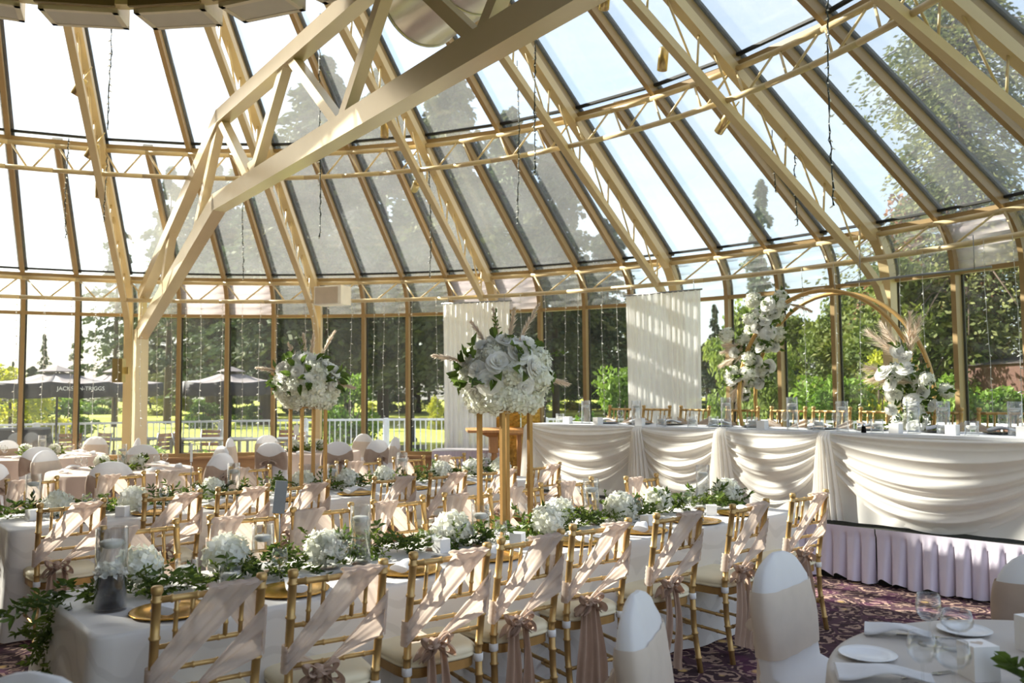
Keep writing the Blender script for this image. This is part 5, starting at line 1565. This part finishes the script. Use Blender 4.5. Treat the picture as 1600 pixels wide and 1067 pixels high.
# right foreground table
def rr_(pr, x, y, lab, rz=0, scale=None): return pr.put((x, y, ZT_ + 0.0005), rz, lab, None, scale)
e = empty('bread_plate', (1.165, 2.80, ZT_ + 0.0005), 0, 'white bread plate at the left of the pale grey foreground table', 'plate')
MB().lathe([(0.0005, 0.004), (0.055, 0.004), (0.065, 0.009), (0.09, 0.015), (0.0915, 0.014), (0.064, 0.003), (0.05, 0.0), (0.0005, 0.0)], 40).build('plate_body', M['white_ceramic'], e)
e2 = empty('bread_plate', (1.63, 3.07, ZT_ + 0.0005), 0, 'white bread plate behind the glasses on the foreground table', 'plate')
MB().lathe([(0.0005, 0.004), (0.055, 0.004), (0.065, 0.009), (0.09, 0.015), (0.0915, 0.014), (0.064, 0.003), (0.05, 0.0), (0.0005, 0.0)], 40).build('plate_body', M['white_ceramic'], e2)
NR = Proto(napkin(8, 0.27, 0.13))
NR.put((1.37, 3.03, ZT_ + 0.0005), -0.42, 'rolled white napkin at the far edge of the pale grey foreground table', None, (0.8, 0.8, 0.9))
NR.put((1.12, 2.58, ZT_ + 0.0005), -0.25, 'rolled white napkin at the near left of the foreground table', None, (1, 0.9, 0.9))
WG.put((1.435, 2.93, ZT_ + 0.0005), 0, 'tall wine glass in the middle of the pale grey foreground table', None, (1.15, 1.15, 1.05))
WG.put((1.50, 2.87, ZT_ + 0.0005), 0, 'wide wine glass just right of the tall one, foreground table', None, (1.4, 1.4, 0.8))
WG.put((1.20, 2.50, ZT_ + 0.0005), 0, 'nearest wine glass on the pale grey foreground table', None, (1.12, 1.12, 1.0))
WG.put((1.275, 2.47, ZT_ + 0.0005), 0, 'wide wine glass right of the nearest one, foreground table', None, (1.35, 1.35, 0.9))
def cut(name, loc, rz, lab):
    e = empty(name, loc, rz, lab, 'cutlery')
    if name == 'fork':
        mb = MB()
        for k in range(4): mb.box((0.075, -0.009 + 0.006 * k, 0.002), (0.05, 0.0028, 0.0015))
        mb.box((0.042, 0, 0.002), (0.02, 0.022, 0.0018)); mb.build('tines', M['silver'], e)
        MB().box((-0.03, 0, 0.002), (0.13, 0.008, 0.0025)).build('handle', M['silver'], e)
    else:
        MB().add([(0.0, -0.008, 0.001), (0.10, -0.007, 0.001), (0.115, 0.004, 0.001), (0.0, 0.008, 0.001), (0.0, -0.008, 0.003), (0.10, -0.007, 0.002), (0.115, 0.004, 0.002), (0.0, 0.008, 0.004)], [(3, 2, 1, 0), (4, 5, 6, 7), (0, 1, 5, 4), (1, 2, 6, 5), (2, 3, 7, 6), (3, 0, 4, 7)]).build('blade', M['silver'], e)
        MB().box((-0.05, 0, 0.003), (0.1, 0.011, 0.005)).build('handle', M['silver'], e)
cut('fork', (1.27, 2.62, ZT_ + 0.001), 0.3, 'silver fork between the plate and the nearest glass, foreground table')
cut('knife', (1.47, 3.02, ZT_ + 0.001), -0.3, 'silver knife beside the far rolled napkin, foreground table')
rr_(FBL, 1.77, 2.84, 'white favour box with heart cutout near the right picture edge', 0.25)
rr_(FBL, 1.42, 2.60, 'white favour box with heart cutout behind the nearest glasses', 0.1, (0.72, 0.72, 0.9))
e = empty('centrepiece_greenery', (1.72, 2.38, ZT_), 0, 'greenery with white blooms in the bottom right corner', 'greenery')
r6 = random.Random(66); lf = MB(); st = lf
for k in range(60): sprig(lf, st, (r6.gauss(0, 0.10), r6.gauss(0, 0.10), 0.03), (r6.uniform(-1, 1), r6.uniform(-1, 1), r6.uniform(0.0, 0.5)), 3, 0.022, 0.065, 0.034, r6, 0.2)
lf.build('leaves', M['leafdark'], e)
for k, (dx, dy) in enumerate(((0.06, -0.04), (-0.10, -0.02), (0.0, 0.10))): mesh_ob('rose_head', ROSE[k % 2], e, aim((dx, dy, 0.085), (dx, dy, 0.3), 0.9))
# head table settings
HI = [('low', 0.33), ('box', 0.47), ('tall', 0.66), ('plate', 0.79), ('box', 0.94), ('wine', 1.08), ('plate', 1.24), ('tall', 1.4), ('box', 1.52), ('plate', 1.66), ('low', 1.80), ('salt', 1.89),
      ('wine', 2.01), ('low', 2.17), ('plate', 2.30), ('tall', 2.5), ('low', 2.40), ('plate', 2.70), ('low', 2.86), ('box', 2.97), ('wine', 3.09), ('tall', 3.23), ('plate', 3.37), ('low', 3.50), ('wine', 3.60),
      ('tall', 3.71), ('plate', 3.84), ('salt', 3.90), ('pepper', 3.96), ('low', 4.05), ('wine', 4.13), ('box', 4.21), ('tall', 4.32), ('plate', 4.44), ('tall', 4.54), ('box', 4.66), ('low', 4.80), ('plate', 4.92), ('tall', 5.07), ('wine', 4.97), ('box', 5.17), ('plate', 5.4), ('low', 5.55)]
def shaker(mat):
    e = empty('shaker', cat='shaker')
    MB().lathe([(0.0005, 0), (0.02, 0), (0.021, 0.01), (0.016, 0.055), (0.0155, 0.06)], 16).build('glass_jar', M['glass'] if mat != 'pep' else M['murky'], e)
    MB().lathe([(0.0165, 0.058), (0.017, 0.07), (0.01, 0.08), (0.0005, 0.082)], 16).build('cap', M['silver'], e)
    return e
SHS, SHP = Proto(shaker('salt')), Proto(shaker('pep'))
for k, (n_, t_) in enumerate(HI):
    nn_ = {'low': 0.17, 'box': 0.12, 'tall': 0.26, 'plate': 0.52, 'wine': 0.34, 'salt': 0.10, 'pepper': 0.10}[n_] + 0.03 * math.sin(k * 1.7)
    p = HP(t_, nn_, HZ + 0.001)
    if n_ == 'low': reg('hl', VL.put(p, 0, scale=(1, 1, 1.1)))
    elif n_ == 'tall': reg('ht', VT.put(p, 0, scale=(1, 1, 0.9 if k % 3 else 1.02)))
    elif n_ == 'box': reg('hb', FB.put(p, HANG + 0.2 * math.sin(k), scale=1.15))
    elif n_ == 'plate': reg('hp', CB.put(p, 0)); reg('hn', NP.put(p + Vector((0, 0, 0.0135)), HANG + 0.4 * math.sin(k)))
    elif n_ == 'wine': reg('hw', WG.put(p, 0))
    elif n_ == 'salt': SHS.put(p, 0, 'clear salt shaker on the head table, %s' % ('left half' if t_ < 3 else 'below the flower arch'))
    else: SHP.put(p, 0, 'dark pepper shaker on the head table below the flower arch')
label_all('hl', '{} low candle vase from the left on the head table', 'low candle vases on the head table')
label_all('ht', '{} tall candle vase from the left on the head table', 'tall candle vases on the head table')
label_all('hb', '{} small white favour box from the left on the head table', 'favour boxes on the head table')
label_all('hp', '{} black charger plate from the left on the head table', 'black plates on the head table')
label_all('hn', '{} folded napkin from the left, on the black head table plates', 'napkins on the head table')
label_all('hw', '{} stemmed glass from the left on the head table', 'glasses on the head table')

# ================================================================== ARCH WITH FLOWERS
AC = Vector((3.24, 8.70, 0)); AR = 0.98; AZ = 1.145; ACZ = 1.06
def hoop(off, lab):
    c = AC + HN * off
    e = empty('gold_hoop', Vector((c.x, c.y, RZ)), HANG, lab, 'arch', 'gold hoops of the flower arch')
    pts = []
    for k in range(49):
        a = -PI / 2 + 0.42 + (2 * PI - 0.84) * k / 48
        pts.append((AR * math.cos(a), 0, ACZ + AZ * math.sin(a)))
    MB().tube(pts, 0.022, 10).build('hoop_tube', M['goldhoop'], e)
    MB().box((0, 0, 0.02), (1.1, 0.28, 0.04)).build('base_plate', M['goldhoop'], e)
    up = MB()
    for s in (-1, 1): up.tube([(s * AR * math.cos(-PI / 2 + 0.42), 0, max(0.02, ACZ + AZ * math.sin(-PI / 2 + 0.42))), (s * 0.38, 0, 0.0)], 0.02, 8)
    up.build('foot', M['goldhoop'], e)
    return e
hoop(0.0, 'front gold hoop of the flower arch on the stage'); hoop(0.36, 'rear gold hoop of the flower arch on the stage')
br = MB()
def arch_pt(a, off=0.0, rad=AR): return AC + HN * off + HT * (rad * math.cos(a)) + Vector((0, 0, RZ + ACZ + AZ * math.sin(a)))
def arch_flowers(a0, a1, seed, lab, n, wid, plumes, top_leaves=True, off=0.18):
    r = random.Random(seed)
    cc = arch_pt((a0 + a1) / 2, off)
    e = empty('arch_flowers', cc, 0, lab, 'flowers', 'flower clusters on the gold arch')
    lf = MB(); st = lf
    for k in range(n):
        f = (k + 0.5) / n; a = a0 + (a1 - a0) * f
        w_ = wid * (0.45 + 0.55 * math.sin(PI * f))
        p = arch_pt(a, off + r.uniform(-0.32, 0.16)) - cc + Vector((0, 0, r.gauss(0, w_ * 0.5))) + HT * r.gauss(-0.03, w_ * 0.55)
        d = (-HN * 1.0 + rdir(r) * 0.6 + Vector((0, 0, 0.3))).normalized()
        if k % 5 < 2: mesh_ob('hydrangea_head', HYD[k % 2], e, aim(p, d, r.uniform(0.8, 1.15), k))
        else: mesh_ob('rose_head', ROSE[k % 2], e, aim(p - HN * 0.04, d, r.uniform(0.9, 1.4), k))
        for q in range(7):
            dd = (rdir(r) + Vector((0, 0, 0.15))).normalized(); leaf(lf, p + dd * 0.04, dd, rdir(r), r.uniform(0.06, 0.1), r.uniform(0.035, 0.06))
        if k % 2 == 0: sprig(lf, st, p, (rdir(r) - HN * 0.3 + Vector((0, 0, 0.2))), 5, 0.028, 0.065, 0.03, r, 0.2)
    lf.build('leaves', M['leafdark'], e)
    for (a, dt, dz, L_, wd) in plumes:
        pm = MB(); plume(pm, arch_pt(a, off - 0.1) - cc, HT * dt + Vector((0, 0, dz)) - HN * 0.2, L_, wd, r, 0.35); pm.build('pampas_plume', M['pampas'], e)
    return e
arch_flowers(D_(114), D_(176), 71, 'white rose cluster on the upper left of the gold arch', 50, 0.27,
             ((D_(160), -0.5, -1, 0.42, 0.10), (D_(164), -0.2, -1, 0.40, 0.10), (D_(150), -1, 0.1, 0.36, 0.08), (D_(152), -1, -0.25, 0.4, 0.08), (D_(112), 1, 0.45, 0.42, 0.06), (D_(114), 1, -0.2, 0.32, 0.05), (D_(150), -1, 0.35, 0.34, 0.07)))
arch_flowers(D_(-16), D_(20), 72, 'white rose and pampas cluster at the lower right of the gold arch', 34, 0.22,
             ((D_(16), -0.7, 0.9, 0.5, 0.13), (D_(14), -0.4, 1, 0.52, 0.12), (D_(10), -1, 0.5, 0.42, 0.14), (D_(8), -1, 0.3, 0.4, 0.13), (D_(20), 0.35, 1, 0.42, 0.10), (D_(20), 0.15, 1, 0.45, 0.1), (D_(-12), -0.6, -0.7, 0.3, 0.10)), off=-0.05)

# ================================================================== LIGHTS STRINGS, SPOTS, SPEAKER, SCONCE, DUCT
def light_string(loc, ztop, zbot, mat, seed, dark=False, cat='string lights'):
    r = random.Random(seed); z = ztop
    w_ = MB(); b_ = MB(); pts = []; n = max(4, int((ztop - zbot) / (0.07 if dark else 0.12)))
    for k in range(n + 1):
        f = k / n; q = Vector((0.012 * math.sin(5 * f + seed) + r.gauss(0, 0.003), r.gauss(0, 0.003), (ztop - zbot) * (1 - f))); pts.append(q)
        if k:
            a = r.uniform(0, 6.28); d = Vector((math.cos(a), math.sin(a), -0.5)).normalized()
            b_.tube([q, q + d * 0.014, q + d * 0.036], [0.006, 0.009, 0.002] if not dark else [0.007, 0.008, 0.002], 5)
            if dark: w_.tube([q, q + d * 0.018], 0.006, 5)
    w_.tube(pts, 0.0028 if not dark else 0.0055, 5)
    if dark:
        w_.tube([p + Vector((0.012 * math.sin(9 * k), 0.01 * math.cos(7 * k), 0)) for k, p in enumerate(pts)], 0.0045, 5)
    nw = len(w_.f); w_.merge(b_)
    me = w_.mesh('light_strand', M[mat]); me.materials.append(M['bulb'])
    me.polygons.foreach_set('material_index', [0] * nw + [1] * (len(w_.f) - nw))
    o = bpy.data.objects.new('dark_light_string' if dark else 'fairy_light_string', me); COL.objects.link(o)
    o.location = (loc[0], loc[1], zbot); o['category'] = cat
    return o
WS = [[-7.2, 13.54],[-6.87, 13.66],[-6.52, 13.78],[-5.95, 13.94],[-5.73, 13.98],[-5.51, 14.03],[-5.28, 14.07],[-4.94, 14.13],[-4.32, 14.19],[-4.02, 14.21],[-3.53, 14.21],[-3.39, 14.21],[-3.16, 14.2],[-2.36, 14.13],[-2.18, 14.1],[-1.92, 14.06],[-1.68, 14.02],[-1.26, 13.9],[0.15, 13.45],[0.53, 13.28],[0.84, 13.13],[1.04, 13.02],[1.4, 12.81],[1.62, 12.68],[3.79, 10.76],[4.07, 10.42],[4.26, 10.16],[4.56, 9.72],[4.72, 9.47],[5.07, 8.83],[5.21, 8.54], [-7.9, 13.2], [-7.55, 13.38], [-2.75, 14.18], [-6.2, 13.88], [-4.6, 14.17]]
for k, (x, y) in enumerate(WS):
    reg('ws', light_string((x, y), ZB1, 0.95 + 0.25 * ((k * 7) % 5) / 5, 'wire', k))
label_all('ws', '{} string from the left of white fairy lights hanging along the glass wall', 'fairy light strings along the glass wall')
RS = [(-4.52, 9.19, 6.38, 4.6), (-5.78, 11.7, 4.77, 4.08), (-6.17, 11.39, 4.87, 3.78), (-4.06, 12.47, 4.49, 3.34), (-2.31, 9.89, 5.93, 3.48), (-1.17, 11.87, 4.62, 3.27), (0.09, 9.92, 5.32, 3.64), (0.26, 8.41, 5.94, 3.84), (2.73, 6.96, 5.18, 3.16), (3.32, 9.56, 4.13, 3.52), (3.04, 9.47, 4.3, 3.89)]
for k, (x, y, zt, zb) in enumerate(RS):
    reg('rs', light_string((x, y), roofz(math.hypot(x - CX, y - CY)) - 0.10, zb, 'greenwire', 50 + k, True))
label_all('rs', '{} dark wired light string from the left hanging from the glass roof', 'dark light strings under the roof')
def spot():
    e = empty('spotlight', cat='spotlight')
    MB().tube([(0, 0, 0.10), (0, 0, 0.16), (0, 0.02, 0.30)], 0.008, 6).build('bracket', M['brass'], e)
    MB().lathe([(0.0005, 0.12), (0.05, 0.12), (0.054, 0.10), (0.054, -0.12), (0.049, -0.12), (0.047, -0.06), (0.0005, -0.05)], 20).build('can', M['brass'], e)
    MB().lathe([(0.0005, -0.062), (0.046, -0.07)], 20).build('lens', M['black'], e)
    return e
SP = Proto(spot())
SPL = [(-5.45, 10.3, 5.50, 'on the leftmost rib below the drum', 0.5, 0.4), (-5.73, 11.2, 4.95, 'on the leftmost rib at the upper ring', 0.6, 0.3), (-1.68, 10.9, 5.13, 'under the main truss near the middle', 0.0, 0.0),
       (-1.37, 11.82, 4.58, 'lying level below the upper ring', 1.3, -0.6), (1.63, 8.65, 5.13, 'hanging upright below the right roof panes', 0.1, 0.1), (2.4, 9.18, 4.6, 'on the rib left of the hanging light strings, tilted', 0.9, -0.6),
       (0.97, 8.22, 5.6, 'at the top edge right of the truss', 0.1, 0.2), (-5.93, 11.82, 4.56, 'lowest on the leftmost rib', 0.0, 0.0)]
for (x, y, z, lab, tilt, az) in SPL:
    o = SP.put((x, y, z), 0, 'brass cylinder spotlight ' + lab, 'brass roof spotlights')
    o.rotation_euler = (tilt * 0.5, tilt, az)
e = empty('loudspeaker', (-2.97, 13.72, 3.06), -0.38, 'white loudspeaker mounted where the second rib meets the wall', 'speaker')
MB().box((0, 0.0, 0.16), (0.52, 0.3, 0.31)).build('case', M['speaker'], e)
MB().box((-0.02, -0.152, 0.16), (0.44, 0.012, 0.27)).build('grille', M['spkgrille'], e)
MB().tube([(0.0, 0.1, 0.2), (-0.25, 0.35, 0.2), (-0.45, 0.55, 0.15)], 0.02, 8).build('wall_bracket', M['speaker'], e)
e = empty('wall_sconce', (-6.56, 14.18, 1.82), 0.0, 'square brass wall lamp on the truss column', 'lamp')
MB().box((-0.10, -0.1, 0.2), (0.17, 0.13, 0.40)).build('shade', M['brass'], e); MB().box((-0.0, -0.06, 0.2), (0.10, 0.05, 0.12)).build('back_plate', M['brass'], e)
e = empty('air_duct', (-0.92, 8.35, 5.62), 0, 'shiny round metal air duct above the main truss', 'duct')
ax = TD; x_, y_ = basis(ax)
def dfn(u, v):
    a = 2 * PI * u; return ax * (3.4 * v) + (x_ * math.cos(a) + y_ * math.sin(a)) * 0.45
dd = MB(); dd.grid(dfn, 48, 6, close=True); dd.add([dfn(k / 48, 0) for k in range(48)], [tuple(range(47, -1, -1))]); dd.add([dfn(k / 48, 1) for k in range(48)], [tuple(range(48))])
dd.build('duct_tube', M['steel'], e)
for s in (0.02, 0.9, 1.8):
    MB().tube([ax * s + (x_ * math.cos(2 * PI * k / 40) + y_ * math.sin(2 * PI * k / 40)) * 0.455 for k in range(40)], 0.012, 6, close=True).build('seam_ring', M['steel'], e)
hg = MB()
for s in (0.5, 2.4): hg.tube([ax * s + Vector((0, 0, 0.44)), ax * s + Vector((0, 0, 1.6))], 0.012, 6)
hg.build('hanger_rod', M['greymetal'], e)
e = empty('curtain_rail', HP(3.6, 2.35, 2.84), HANG, 'bare metal rail hanging behind the flower arch', 'rail')
MB().tube([(-0.75, 0, 0), (0.75, 0.1, 0.03)], 0.014, 8).build('rail', M['greymetal'], e)
for s in (-0.6, 0.6): MB().tube([(s, 0.05, 0.01), (s, 0.05, 0.38)], 0.005, 5).build('hanging_wire', M['greymetal'], e)
